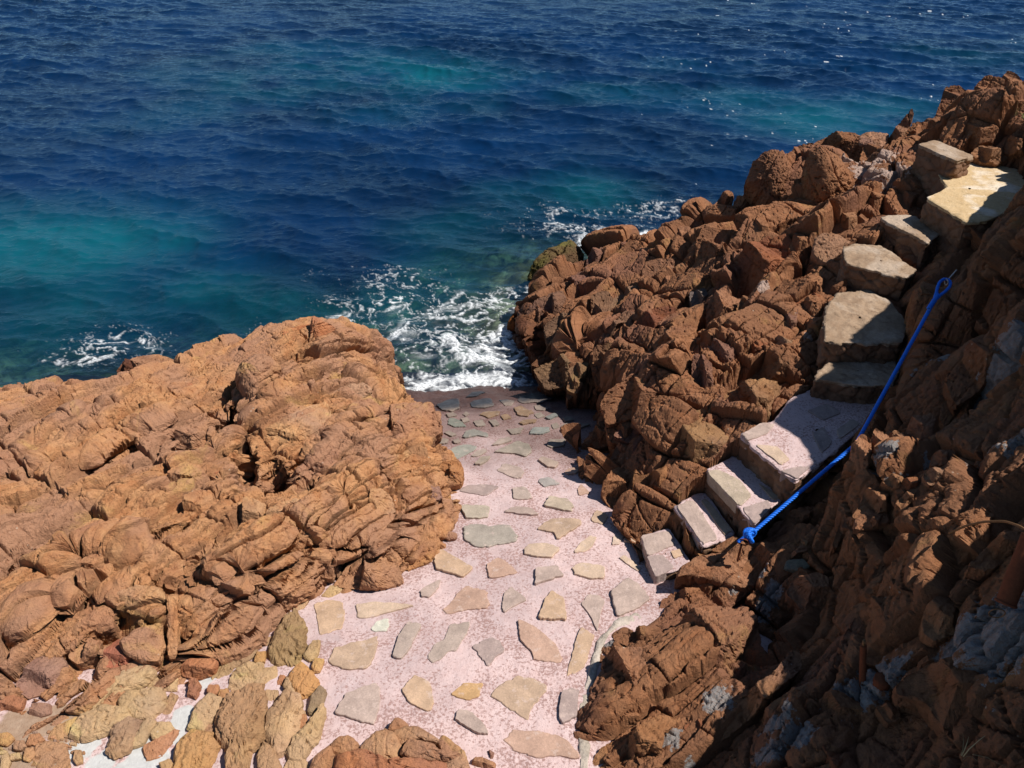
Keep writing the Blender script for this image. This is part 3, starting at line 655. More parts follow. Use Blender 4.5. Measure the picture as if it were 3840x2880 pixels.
HOL_L = [(*zp('A', [p])[0], r, dp) for p, r, dp in [((430,500),.10,.16),((220,745),.12,.16),((830,655),.13,.20),((850,810),.10,.16),((1000,530),.17,.24),((1050,700),.12,.25),((1190,785),.16,.22),((480,870),.08,.14),((640,350),.10,.12),((1480,900),.08,.16),
    ((1330,820),.10,.14),((300,760),.08,.12),((60,1000),.12,.16),((760,620),.07,.14),((1620,760),.10,.12),((1280,600),.07,.10),((940,700),.07,.14)]] + [(*zp('B', [p])[0], r, dp) for p, r, dp in [((390,150),.20,.25),((890,135),.08,.16),((480,440),.10,.15),((745,500),.07,.2),((835,285),.07,.15),((560,150),.10,.16),
    ((1410,170),.07,.2),((1100,340),.06,.18),((950,250),.06,.14),((70,170),.14,.18),((240,330),.10,.12),((350,590),.10,.14),((720,330),.07,.12),((20,480),.12,.16),((1040,200),.07,.12)]]
STRATA_L = nrm(np.array([2.4, 3.2, 0.0]))
fr_l = frame_from(STRATA_L, [0.1, -0.25, 1.0])
fr_l2 = frame_from([0.85, -0.5, 0.0], [0.1, -0.25, 1.0])
LEV_L = [(1.9, .27, .45, .075, .10, .105, .012, .05, .06, None), (.8, .62, .8, .03, .07, .06, .011, .03, .05, fr_l2), (.60, .135, .24, .020, .03, .055, .0095, .022, .035, None), (.16, .075, .11, .004, .006, .012, .008, .01, .02, None)]
nolime = lambda V: np.zeros(len(V))
LEFT = empty('rock_outcrop', (-2.6, 5.2, 0.6))
tag(LEFT, 'broad orange sunlit rock outcrop of slanting strata left of the pink path', 'rock outcrop')
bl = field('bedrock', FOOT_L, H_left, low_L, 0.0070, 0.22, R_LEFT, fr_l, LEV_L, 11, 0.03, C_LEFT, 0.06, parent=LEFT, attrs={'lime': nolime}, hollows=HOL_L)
fr_r = frame_from([0.75, 0.66, 0.1], [-0.5, -0.5, 0.8])
fr_r2 = frame_from([0.5, -0.8, 0.3], [-0.5, -0.5, 0.8])
LEV_R = [(1.0, .50, .7, .11, .22, .10, .015, .03, .05, None), (.6, .40, .5, .045, .09, .06, .012, .02, .04, fr_r2), (.30, .17, .22, .006, .012, .026, .009, .012, .03, None)]
LIME_R = blobs([(3260,640,.25),(3330,690,.22),(3200,600,.2),(3310,720,.2),(3240,690,.15),(3490,670,.12),(3040,1080,.08),(2850,1130,.08),(3020,1300,.05)], H_right)
HOL_R = [(*zp('E', [p])[0], r, dp) for p, r, dp in [((400,885),.16,.22),((550,870),.15,.25),((560,1240),.22,.3),((660,1320),.16,.25),((1240,600),.10,.16),((1470,440),.12,.2),((1335,900),.10,.2),((1190,400),.14,.2),((640,1130),.16,.25),((1300,760),.10,.18),((1050,760),.08,.14),((950,700),.10,.16),((260,900),.10,.18),((1420,260),.10,.18),((1600,420),.10,.16)]]
HOL_R += [(*zp('G', [p])[0], r, dp) for p, r, dp in [((690,1150),.14,.2),((1090,1000),.09,.14),((880,1140),.10,.16),((650,720),.08,.14),((740,1430),.10,.18),((1190,1150),.08,.14),((560,1180),.08,.14)]]
RIGHT = empty('rock_outcrop', (1.9, 7.0, 0.8))
tag(RIGHT, 'jagged rust brown rock outcrop between the stone steps and the foaming sea', 'rock outcrop')
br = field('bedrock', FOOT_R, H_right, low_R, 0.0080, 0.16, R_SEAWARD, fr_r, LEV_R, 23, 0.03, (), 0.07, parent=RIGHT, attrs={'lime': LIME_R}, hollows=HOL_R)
LIME_C = blobs([(3740,2370,.20),(3640,2420,.12),(3800,2270,.14),(2980,2780,.09),(2900,2740,.06),(3200,2620,.12),(3300,2540,.12),(2890,2260,.07),(2850,2330,.07),(3480,1420,.12),(3800,1330,.15),(2500,2780,.09),(2690,2640,.1),(2830,2200,.06),
    (2740,2220,.06),(3250,1990,.06),(3300,1760,.07),(3490,1720,.06),(3780,1690,.1),(2280,2400,.06),(2880,2840,.08),(2600,2880,.06),(3330,1840,.05),(3400,1790,.05)], H_cliff)
fr_c = frame_from([0.8, 0.5, 0.25], [-0.5, -0.3, 0.8])
LEV_C = [(1.2, .38, .5, .07, .13, .07, .018, .05, .09, None), (.5, .18, .26, .022, .04, .035, .013, .02, .045, None), (.2, .09, .11, .005, .008, .010, .010, .02, .025, None)]
CLIFF = empty('cliff', (2.8, 3.6, 1.2))
tag(CLIFF, 'tall cliff in deep shade along the right side of the steps', 'cliff')
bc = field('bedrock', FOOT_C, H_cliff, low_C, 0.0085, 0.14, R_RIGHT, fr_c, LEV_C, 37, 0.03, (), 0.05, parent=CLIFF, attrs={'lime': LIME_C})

# the cliff goes on above the frame; its broken upper edge throws the curved shadow over the steps
SHADE = wpts([('w',5.6,8.8,2.9),(3850,640,2.75),(3760,690,2.7),(3704,738,2.66),(3660,790,2.66),(3620,831,2.66),(3540,890,2.42),(3440,1000,2.25),(3390,1050,2.22),(3337,1129,2.04),(3260,1200,2.04),(3180,1271,2.04),(3120,1376,1.84),(3066,1418,1.84),(2960,1500,1.67),(2900,1570,1.67),(2990,1640,1.65),(3040,1720,1.65),(3020,1790,1.63),
    (3170,1800,1.85),(3290,1800,1.95),(3400,1760,2.05),(3480,1720,2.15),(3530,1790,2.2),(3420,1850,2.1),(3280,1970,1.95),(3130,2110,1.7),(3030,2230,1.55),(2990,2330,1.3),(2900,2500,1.3),(2820,2640,1.35),(2720,2750,1.35),(2620,2880,1.35),('w',0.75,1.9,1.3),('w',0.35,1.2,1.2),('w',0.0,0.4,1.2),('w',-0.5,-0.8,1.2)])
for q_ in range(len(SHADE)):   # the lower part of the edge lies on the cliff itself
    if 1.0 < SHADE[q_][0] < 3.2 and SHADE[q_][1] < 4.3 and SHADE[q_][2] > 1.25:
        p_ = SHADE[q_]-CAM; hit = at_h(1920+FPX*np.dot(p_, RT)/np.dot(p_, FW), 1440-FPX*np.dot(p_, UP)/np.dot(p_, FW), lambda x, y: H_cliff(x, y)+.07); SHADE[q_] = hit
def cliff_top():
    # seen along the sun's rays the shadow's edge on the steps and the cliff's brow are one line; the brow stands just beyond the frame
    sh_ = nrm([SUNV[0], SUNV[1], 0]); lat = np.array([-sh_[1], sh_[0], 0])
    a = SHADE @ lat; b = SHADE[:, 2]*math.cos(SUN_EL)-(SHADE @ sh_)*math.sin(SUN_EL); o = np.argsort(-a)
    ao, bo = a[o][::-1], b[o][::-1]; ga = np.arange(a.max(), a.min(), -0.02); gb = np.interp(ga, ao, bo); kk = np.hanning(7); kk /= kk.sum()
    gb = np.convolve(np.pad(gb, 3, mode='edge'), kk, 'valid')
    Q = []
    for aa, bb in zip(ga, gb):
        p = lat*aa + np.array([-sh_[0]*math.sin(SUN_EL), -sh_[1]*math.sin(SUN_EL), math.cos(SUN_EL)])*bb
        k = (3.55+0.42*(p[1]-3.4)-p[0])/(SUNV[0]-0.42*SUNV[1]); Q.append(p+SUNV*k)
    Q = np.array(Q); print('BROW', np.round(Q[::20], 2).tolist())
    # finer, with small breaks
    cl = np.concatenate([[0], np.cumsum(np.linalg.norm(np.diff(Q, axis=0), axis=1))]); tt = np.linspace(0, cl[-1], 420)
    R_ = np.stack([np.interp(tt, cl, Q[:, j]) for j in range(3)], 1)
    R_ += 0.03*np.stack([fbm(R_*6+k*9, 91+k, 4) for k in range(3)], 1)
    out = nrm([SUNV[0], SUNV[1], 0]); rows = []
    for u, dz in ((-0.0, None),):
        pass
    base = R_.copy(); base[:, 2] = 1.2; base += np.array([0.25, 0.05, 0])
    for u in np.linspace(0, 1, 24): rows.append(base*(1-u)+R_*u)
    for v in np.linspace(0.12, 3.0, 24): rows.append(R_+out*v+np.array([0, 0, v*0.55-0.06*v*v]))
    G = np.array(rows); V = G.reshape(-1, 3); nr, M = G.shape[:2]; idx = np.arange(nr*M).reshape(nr, M)
    Fq = np.stack([idx[:-1, :-1], idx[:-1, 1:], idx[1:, 1:], idx[1:, :-1]], -1).reshape(-1, 4)
    N = vnormals(V, Fq); D = cloud(V, fr_c, LEV_C, 61)
    hold = np.ones((nr, M)); hold[20:27] = 0.25
    V = V - N*(np.abs(D)*hold.ravel())[:, None]*0.5
    return link('brow', mesh_from('brow', V, Fq), R_RIGHT, CLIFF)
cliff_top()
def seabed_z(X, Y): return bed_z(X, Y)
seabed = grid_obj('seabed', -12, 9, 5.0, 24, 0.05, seabed_z, None)
# ------------------------------------------------------------------ traced rocks
OR = (1.0, 1.0, 1.0); OC = (1.12, 1.22, 1.25); PU = (0.80, 0.86, 1.15); RD = (0.95, 0.80, 0.78); GY = (0.72, 1.15, 1.7); LT = (1.15, 1.2, 1.3)
ANG = dict(rnd=0.10, facets=4, bulge=0.8, cap=0.40)
RND = dict(rnd=0.6, facets=2, bulge=0.3, cap=0.65)
MID = dict(rnd=0.25, facets=4, bulge=0.45, cap=0.42)
FLAT = dict(rnd=0.14, facets=0, bulge=0.12, cap=0.24)
NEAR = empty('rock_outcrop', at_z(1560, 2850, 1.1)); tag(NEAR, 'low lumpy orange rock at the near end of the pink path', 'rock outcrop')
def blocks(parent, H, mat, v, L, frame=None, seed0=0, name='rock_block', grow=1.0):

    add = .08 if parent is RIGHT else .03
    for i, (poly, col, st) in enumerate(L):
        st = dict(st); st['lift'] = st.get('lift', 0)+add
        if parent is LEFT: st['rnd'] = min(.7, st['rnd']*1.3); st['cap'] = st['cap']*.75; st['lift'] -= .03; st['grow'] = 1.05
        if parent is RIGHT: st['grow'] = 1.14 if v != 'H' else 1.0; st['lift'] -= .05*(v == 'H')
        if parent is NEAR: st.update(grow=1.15, facets=0, bulge=.2, rnd=.35)
        lump(name, zp(v, poly), H=H, seed=seed0+i, mat=mat, parent=parent, color=col, frame=frame, **st)
S_ = lambda d, **k: {**d, **k}
blocks(LEFT, H_left, R_LEFT, 'A', [
 ([(500,320),(530,280),(570,290),(585,340),(510,350)], OR, S_(RND)),
 ([(565,290),(600,265),(680,265),(760,300),(820,345),(810,378),(730,388),(620,355)], OR, S_(RND, lift=.08, up=.5)),
 ([(570,420),(600,375),(720,390),(745,430),(700,462),(600,448)], OR, S_(RND)),
 ([(740,400),(770,385),(840,395),(840,422),(760,448)], RD, S_(RND)),
 ([(1205,150),(1240,120),(1350,105),(1400,125),(1460,140),(1472,215),(1400,222),(1250,195)], RD, S_(MID, lift=.05)),
 ([(1145,210),(1190,160),(1270,180),(1290,230),(1190,245)], RD, S_(RND)),
 ([(1280,340),(1370,260),(1460,260),(1480,320),(1450,405),(1350,425),(1285,405)], OR, S_(MID, lift=.03)),
 ([(1380,250),(1470,230),(1600,260),(1612,310),(1570,352),(1480,312)], OR, S_(MID)),
 ([(1480,380),(1490,300),(1560,330),(1590,370),(1520,412),(1480,425)], OR, S_(MID)),
 ([(1580,380),(1600,300),(1650,330),(1720,400),(1700,430),(1620,430)], RD, S_(ANG)),
 ([(1070,600),(1160,575),(1280,510),(1410,440),(1432,500),(1430,570),(1300,680),(1230,745),(1180,722),(1140,625)], OC, S_(MID, lift=.05, rnd=.25, up=.35)),
 ([(1400,450),(1500,395),(1580,390),(1605,430),(1540,482),(1440,512)], OC, S_(FLAT, up=.3)),
 ([(1470,560),(1600,490),(1780,465),(1862,450),(1872,520),(1903,560),(1850,640),(1700,690),(1500,690),(1480,620)], OR, S_(MID, rnd=.3, up=.35, lift=.02)),
 ([(310,680),(330,620),(420,590),(520,600),(562,640),(470,670),(380,695)], OR, S_(RND, lift=.05)),
 ([(290,790),(330,720),(430,690),(440,735),(350,782)], OR, S_(MID)),
 ([(150,740),(170,700),(280,690),(292,740),(200,782),(140,772)], OR, S_(MID)),
 ([(15,425),(45,395),(82,420),(60,455)], OR, S_(RND, lift=.05)),
 ([(90,440),(130,418),(180,430),(175,460),(110,465)], OR, S_(RND)),
 ([(165,428),(200,400),(245,408),(243,438)], OR, S_(RND)),
 ([(240,400),(300,380),(372,385),(362,418),(260,432)], OR, S_(RND)),
 ([(745,600),(800,570),(880,590),(902,650),(820,662),(760,642)], OR, S_(MID, lift=.04)),
 ([(720,770),(800,720),(880,760),(912,832),(830,852),(760,812)], OR, S_(ANG, lift=.05)),
 ([(790,880),(860,840),(920,870),(932,922),(860,962),(800,952)], OR, S_(ANG, lift=.03)),
 ([(862,640),(870,580),(922,560),(932,620),(892,662)], OR, S_(MID)),
 ([(868,720),(872,670),(935,665),(945,720),(905,745)], OR, S_(MID)),
 ([(890,800),(885,750),(955,730),(970,790),(920,820)], RD, S_(MID)),
 ([(940,600),(1000,570),(1052,600),(1032,652),(962,672)], OR, S_(MID, lift=.04)),
 ([(960,960),(1000,900),(1080,880),(1152,912),(1132,982),(1040,992)], OC, S_(RND, lift=.03)),
 ([(1140,1000),(1160,940),(1240,900),(1312,890),(1312,982),(1200,1022)], OC, S_(RND, lift=.05)),
 ([(1290,965),(1340,920),(1410,920),(1422,972),(1350,1002)], OR, S_(RND, lift=.03)),
 ([(1340,740),(1430,720),(1492,740),(1472,802),(1380,792)], OR, S_(RND)),
 ([(1480,920),(1520,860),(1640,840),(1692,872),(1702,932),(1560,942)], OC, S_(MID, lift=.03)),
 ([(0,600),(40,530),(110,530),(142,590),(100,652),(0,662)], OC, S_(MID, up=.4)),
 ([(520,880),(540,820),(590,800),(612,850),(560,902)], OR, S_(RND)),
 ([(580,880),(640,830),(740,810),(732,852),(660,892)], OR, S_(RND)),
 ([(350,590),(360,540),(440,520),(445,560),(400,590)], LT, S_(FLAT)),
 ([(1720,740),(1730,690),(1830,640),(1850,700),(1800,770)], OC, S_(FLAT, up=.2)),
 ([(1500,690),(1640,690),(1720,700),(1710,780),(1600,800),(1510,770)], OR, S_(MID, up=.3)),
 ([(1000,540),(1020,505),(1090,500),(1110,560),(1060,585)], OR, S_(RND)),
], fr_l, 100)
blocks(LEFT, H_left, R_LEFT, 'B', [
 ([(812,500),(850,420),(960,330),(972,450),(930,500),(860,522)], OR, S_(ANG, up=.35, lift=.04)),
 ([(970,475),(980,340),(1060,330),(1092,380),(1062,452),(990,492)], OC, S_(MID, up=.4)),
 ([(1115,352),(1140,210),(1250,190),(1352,200),(1352,262),(1250,312),(1160,365)], OR, S_(MID, up=.4, lift=.03)),
 ([(1140,182),(1160,120),(1230,110),(1352,130),(1352,182),(1200,202)], OC, S_(MID)),
 ([(1170,30),(1220,-10),(1362,-20),(1362,52),(1260,112),(1190,102)], OR, S_(RND)),
 ([(1000,132),(1010,60),(1110,30),(1172,80),(1130,162),(1040,172)], OC, S_(ANG, lift=.03)),
 ([(515,490),(580,440),(700,400),(712,520),(692,582),(620,582),(540,542)], OR, S_(FLAT, up=.4, lift=.03)),
 ([(445,580),(450,520),(520,475),(560,550),(622,582),(560,602),(500,602)], (1.0,.72,.75), S_(MID)),
 ([(490,322),(520,280),(600,250),(702,260),(712,312),(600,342),(510,352)], OC, S_(RND, lift=.03)),
 ([(378,412),(420,370),(492,390),(492,432),(430,452)], OR, S_(RND)),
 ([(290,552),(310,490),(380,480),(442,490),(420,542),(340,577)], OR, S_(RND)),
 ([(705,175),(790,160),(802,232),(760,262),(715,245)], OR, S_(MID)),
 ([(720,420),(722,300),(770,290),(772,420),(770,560),(725,560)], OR, S_(FLAT, up=.3)),
 ([(810,262),(880,250),(922,262),(912,332),(830,382)], OR, S_(ANG, lift=.04)),
 ([(820,180),(860,130),(900,95),(952,110),(942,172),(880,192)], OR, S_(RND)),
 ([(1440,232),(1500,150),(1580,110),(1702,130),(1732,222),(1640,252),(1560,252),(1480,242)], OR, S_(MID, up=.4, lift=.02)),
 ([(1720,190),(1740,20),(1850,-20),(1905,60),(1860,150),(1770,192)], (1.0,.97,.9), S_(FLAT, up=.15)),
 ([(1362,205),(1370,60),(1440,40),(1450,120),(1430,215)], OR, S_(MID, up=.3)),
 ([(1450,120),(1480,10),(1600,-20),(1720,0),(1700,110),(1560,110)], OR, S_(MID, up=.3)),
 ([(770,620),(820,570),(900,560),(942,580),(922,622),(850,642)], RD, S_(RND, lift=.02)),
 ([(765,745),(790,660),(850,650),(872,690),(850,752),(800,762)], RD, S_(RND, lift=.02)),
 ([(0,792),(0,730),(60,720),(112,740),(100,792),(30,832)], RD, S_(RND)),
 ([(120,800),(140,755),(220,760),(225,810),(160,830)], PU, S_(RND)),
 ([(60,660),(150,560),(250,540),(300,600),(230,690),(120,720)], PU, S_(MID)),
 ([(930,545),(1010,480),(1130,430),(1140,460),(1000,550)], RD, S_(FLAT)),
 ([(300,180),(380,110),(470,100),(480,150),(400,200)], OR, S_(MID)),
 ([(130,300),(220,250),(330,210),(340,250),(200,330)], OR, S_(RND)),
 ([(90,180),(110,120),(200,100),(260,140),(180,190)], OR, S_(RND)),
], fr_l, 200)
blocks(LEFT, H_left, R_LEFT, 'C', [
 ([(430,860),(470,780),(560,770),(620,830),(600,930),(500,960),(440,940)], (.85,.8,.75), S_(MID, up=.4)),
 ([(330,1000),(340,960),(450,950),(470,1030),(380,1060)], PU, S_(MID)),
 ([(440,1170),(450,1145),(540,1160),(568,1210),(500,1300),(470,1290)], (.75,.75,.75), S_(ANG)),
 ([(480,1310),(520,1275),(580,1290),(575,1330),(520,1340)], PU, S_(FLAT)),
 ([(420,1130),(430,1050),(540,1040),(550,1090),(480,1140)], OR, S_(MID)),
], None, 260)
# right outcrop
blocks(RIGHT, H_right, R_RIGHT, 'E', [
 ([(1095,310),(1070,180),(1140,110),(1290,30),(1362,70),(1332,172),(1280,212),(1150,302)], LT, S_(ANG, up=.35, lift=.08)),
 ([(1330,172),(1370,80),(1470,100),(1622,120),(1592,282),(1482,352),(1412,492),(1360,452),(1330,302)], OR, S_(MID, up=.3, lift=.10)),
 ([(950,400),(970,330),(1060,310),(1152,320),(1122,472),(1200,490),(1272,532),(1262,645),(1100,625),(970,585)], LT, S_(ANG, up=.3, lift=.10)),
 ([(1385,742),(1390,640),(1420,560),(1520,490),(1562,570),(1702,590),(1692,682),(1562,682),(1482,782),(1400,832)], LT, S_(ANG, up=.35, lift=.06)),
 ([(480,442),(490,400),(560,375),(642,420),(612,447)], PU, S_(RND, lift=.03)),
 ([(640,302),(700,220),(718,165),(752,190),(752,262),(702,302)], PU, S_(RND, lift=.08, up=.3)),
 ([(755,232),(760,185),(800,178),(842,222),(822,292),(770,272)], PU, S_(RND, lift=.05)),
 ([(540,372),(570,260),(640,220),(692,240),(642,312),(580,392)], PU, S_(MID)),
 ([(330,522),(390,470),(480,440),(612,445),(552,522),(400,572)], PU, S_(RND)),
 ([(75,762),(80,680),(132,655),(142,702),(120,802)], (.7,.8,1.0), S_(RND)),
 ([(130,822),(140,680),(200,590),(262,570),(292,612),(232,682),(222,802),(170,832)], (.75,.85,1.05), S_(ANG, lift=.04, up=.3)),
 ([(230,682),(290,540),(380,520),(402,602),(352,692),(280,762)], (.75,.85,1.05), S_(MID)),
 ([(290,872),(270,750),(370,680),(440,700),(502,740),(512,792),(420,852)], (.7,.85,1.0), S_(ANG, lift=.06)),
 ([(190,995),(280,930),(420,870),(460,800),(512,812),(482,882),(380,962),(270,1022)], (.8,.8,.8), S_(ANG, lift=.03)),
 ([(190,1052),(300,1010),(450,950),(512,990),(502,1022),(432,1062),(432,1162),(290,1182)], (.75,.95,1.05), S_(ANG, lift=.12, up=.4)),
 ([(430,1062),(500,1022),(562,1022),(542,1102),(462,1142)], (.8,.95,1.0), S_(MID, lift=.08)),
 ([(415,1202),(430,1140),(500,1130),(522,1172),(482,1232)], (.8,.9,1.0), S_(MID, lift=.08)),
 ([(590,942),(600,650),(590,560),(700,540),(742,592),(702,652),(660,800),(630,930)], (.85,.98,1.1), S_(ANG, up=.25, lift=.06)),
 ([(700,642),(740,560),(850,510),(962,470),(972,582),(902,662),(800,662)], (.95,1.15,1.3), S_(ANG, lift=.05)),
 ([(640,902),(700,800),(800,670),(912,680),(862,732),(762,782),(682,902)], (.9,1.05,1.15), S_(ANG, up=.3, lift=.04)),
 ([(840,1102),(860,1020),(960,960),(1000,900),(1100,840),(1160,760),(1240,700),(1292,660),(1312,702),(1282,852),(1282,1002),(1242,1062),(1130,1082)], OR, S_(MID, up=.35, lift=.06, rnd=.2)),
 ([(680,1282),(740,1200),(870,1110),(960,1070),(1130,1080),(1202,1152),(1182,1232),(1052,1292),(952,1352),(872,1382),(722,1422)], OR, S_(ANG, up=.3, lift=.12)),
 ([(860,852),(870,760),(1000,650),(1142,640),(1152,742),(1062,852),(952,922)], RD, S_(MID, up=.35, lift=.05)),
 ([(1290,1052),(1310,980),(1370,975),(1412,1052),(1422,1182),(1382,1272),(1310,1292)], PU, S_(RND, lift=.06, up=.3)),
 ([(1370,982),(1380,900),(1460,870),(1552,900),(1592,972),(1552,1062),(1450,1132)], PU, S_(MID, lift=.05)),
 ([(690,1442),(790,1400),(852,1430),(882,1522),(832,1562),(720,1562)], OR, S_(ANG, lift=.06)),
 ([(600,1500),(640,1440),(720,1410),(710,1500),(650,1560),(590,1560)], (.8,.8,.8), S_(ANG)),
 ([(880,1400),(1000,1340),(1160,1260),(1180,1330),(1040,1420),(930,1490)], PU, S_(MID, up=.35)),
 ([(880,1640),(890,1540),(1000,1450),(1090,1430),(1080,1560),(1000,1640)], PU, S_(MID)),
 ([(620,920),(700,900),(860,920),(830,1060),(720,1200),(620,1180),(590,1050)], (.75,.8,.85), S_(ANG, up=.15)),
 ([(790,780),(830,745),(880,750),(870,840),(850,870),(780,880)], OR, S_(MID)),
 ([(1180,720),(1200,690),(1290,655),(1300,720),(1240,790)], LT, S_(ANG)),
 ([(1270,530),(1370,500),(1390,560),(1370,650),(1290,660)], GY, S_(ANG)),
 ([(1600,640),(1640,560),(1700,600),(1740,700),(1700,790),(1620,780)], OR, S_(RND)),
 ([(990,310),(1000,285),(1060,275),(1090,300),(1040,320)], PU, S_(RND)),
 ([(860,300),(880,260),(950,250),(1000,270),(940,330)], PU, S_(RND)),
], fr_r, 300)
blocks(RIGHT, H_right, R_RIGHT, 'G', [
 ([(620,700),(680,630),(790,590),(802,632),(742,742),(702,802),(650,782)], OR, S_(MID, lift=.1, up=.3)),
 ([(1110,942),(1150,890),(1230,890),(1282,942),(1242,1062),(1192,1102),(1120,1052)], OR, S_(ANG, lift=.08)),
 ([(910,1192),(980,1070),(1020,1030),(1082,1030),(1096,1182),(1062,1222)], OC, S_(ANG, lift=.06)),
 ([(1100,1112),(1130,1060),(1192,1112),(1152,1192),(1105,1192)], OR, S_(MID)),
 ([(1260,1062),(1270,980),(1350,880),(1450,860),(1542,870),(1622,930),(1532,1062),(1400,1092)], OR, S_(MID, up=.4, lift=.05)),
 ([(800,1342),(820,1250),(870,1210),(960,1220),(1052,1280),(992,1332),(960,1402),(870,1402)], (1.3,1.5,1.7), S_(FLAT, lift=.05)),
 ([(720,1562),(760,1500),(920,1455),(932,1562),(882,1642),(740,1632)], OR, S_(MID)),
 ([(640,1292),(680,1210),(740,1220),(762,1272),(702,1322)], OR, S_(RND, lift=.08)),
 ([(150,1562),(200,1440),(330,1310),(480,1215),(522,1230),(592,1200),(632,1262),(652,1402),(682,1562),(602,1642),(430,1662),(300,1642)], RD, S_(MID, up=.3, lift=.16, rnd=.3)),
 ([(1110,562),(1180,530),(1300,545),(1292,602),(1262,642),(1190,622),(1120,612)], (1.3,1.5,1.8), S_(FLAT, lift=.05)),
 ([(1130,692),(1150,610),(1230,600),(1272,652),(1232,692)], OR, S_(MID)),
 ([(1400,692),(1420,560),(1480,460),(1580,470),(1562,562),(1502,602),(1440,680)], OR, S_(ANG, lift=.1, up=.2)),
 ([(1580,572),(1640,400),(1670,310),(1740,300),(1792,350),(1782,452),(1702,562),(1642,592)], OR, S_(MID, lift=.2, up=.2)),
 ([(1670,312),(1690,220),(1770,205),(1862,260),(1832,332),(1792,362),(1740,312)], OR, S_(MID, lift=.15, up=.3)),
 ([(1830,402),(1830,330),(1900,200),(1960,140),(2062,160),(2082,232),(2032,302),(1902,402)], OR, S_(MID, lift=.2, up=.3)),
 ([(2050,260),(2070,160),(2110,110),(2172,140),(2202,202),(2132,262)], OR, S_(RND, lift=.15, up=.3)),
 ([(1700,562),(1780,450),(1870,400),(2030,400),(2152,462),(2122,562),(1952,602),(1852,622),(1740,602)], OR, S_(MID, lift=.1, up=.3)),
 ([(2100,402),(2130,260),(2230,160),(2270,420),(2150,462)], OR, S_(MID, lift=.15, up=.3)),
 ([(1880,642),(1930,600),(2060,610),(2122,662),(2042,722),(1952,702)], OC, S_(MID)),
 ([(2080,640),(2110,560),(2230,430),(2260,640),(2130,660)], OR, S_(MID, up=.3)),
 ([(380,1250),(430,1090),(470,1080),(515,1210),(450,1270)], OR, S_(RND, lift=.05)),
 ([(0,1090),(10,1000),(60,970),(115,1010),(100,1080),(40,1110)], OR, S_(RND)),
 ([(150,1000),(190,940),(230,920),(265,970),(240,1050),(170,1060)], OR, S_(RND)),
 ([(270,990),(300,950),(335,960),(330,1010)], OR, S_(RND)),
 ([(1150,1260),(1170,1215),(1210,1220),(1200,1260)], RD, S_(RND)),
 ([(700,1659),(720,1640),(830,1590),(910,1620),(880,1659)], RD, S_(MID)),
], fr_r, 400)
blocks(RIGHT, H_right, R_RIGHT, 'H', [
 ([(270,952),(310,830),(400,770),(510,710),(600,730),(672,742),(667,892),(642,1012),(502,1092),(402,1222),(340,1262),(300,1072)], (1.1,1.3,1.25), S_(MID, up=.3, lift=.10, rnd=.22)),
 ([(560,692),(620,640),(800,590),(922,600),(902,702),(862,832),(682,902),(665,742)], (1.1,1.25,1.2), S_(MID, up=.4, lift=.10, rnd=.25)),
 ([(530,632),(700,540),(830,480),(1000,460),(1092,430),(1102,472),(1002,572),(850,602),(700,612)], OC, S_(MID, lift=.06)),
 ([(840,452),(850,380),(930,350),(962,380),(1032,410),(1002,452),(902,482)], (1.4,1.8,2.1), S_(MID, lift=.06)),
 ([(700,502),(680,440),(760,400),(842,400),(822,472),(730,512)], RD, S_(RND, lift=.04)),
 ([(980,232),(1000,190),(1120,130),(1172,160),(1152,262),(1002,322)], OR, S_(MID, lift=.04)),
 ([(1000,332),(1140,220),(1182,310),(1152,382),(1030,422)], LT, S_(MID, lift=.04)),
 ([(840,362),(900,280),(1000,220),(992,332),(950,352)], PU, S_(RND)),
 ([(0,650),(60,640),(190,600),(350,590),(330,660),(180,800),(30,760)], OR, S_(MID, up=.4)),
 ([(0,880),(60,830),(160,780),(260,750),(250,830),(100,930)], PU, S_(MID)),
 ([(100,960),(250,850),(290,860),(280,930),(180,1030),(90,1040)], PU, S_(MID)),
], fr_r, 450)
blocks(RIGHT, H_right, R_RIGHT, 'C', [
 ([(1585,962),(1630,880),(1720,820),(1802,880),(1792,1002),(1722,1092),(1640,1062)], OR, S_(ANG, lift=.06)),
 ([(1340,350),(1350,210),(1430,200),(1440,250),(1410,310)], (.75,.85,.95), S_(MID)),
 ([(1640,780),(1680,680),(1760,615),(1760,700),(1700,790)], LT, S_(ANG)),
 ([(1510,640),(1530,540),(1620,510),(1640,590),(1620,660),(1540,680)], (.8,.8,.8), S_(ANG)),
], fr_r, 480)
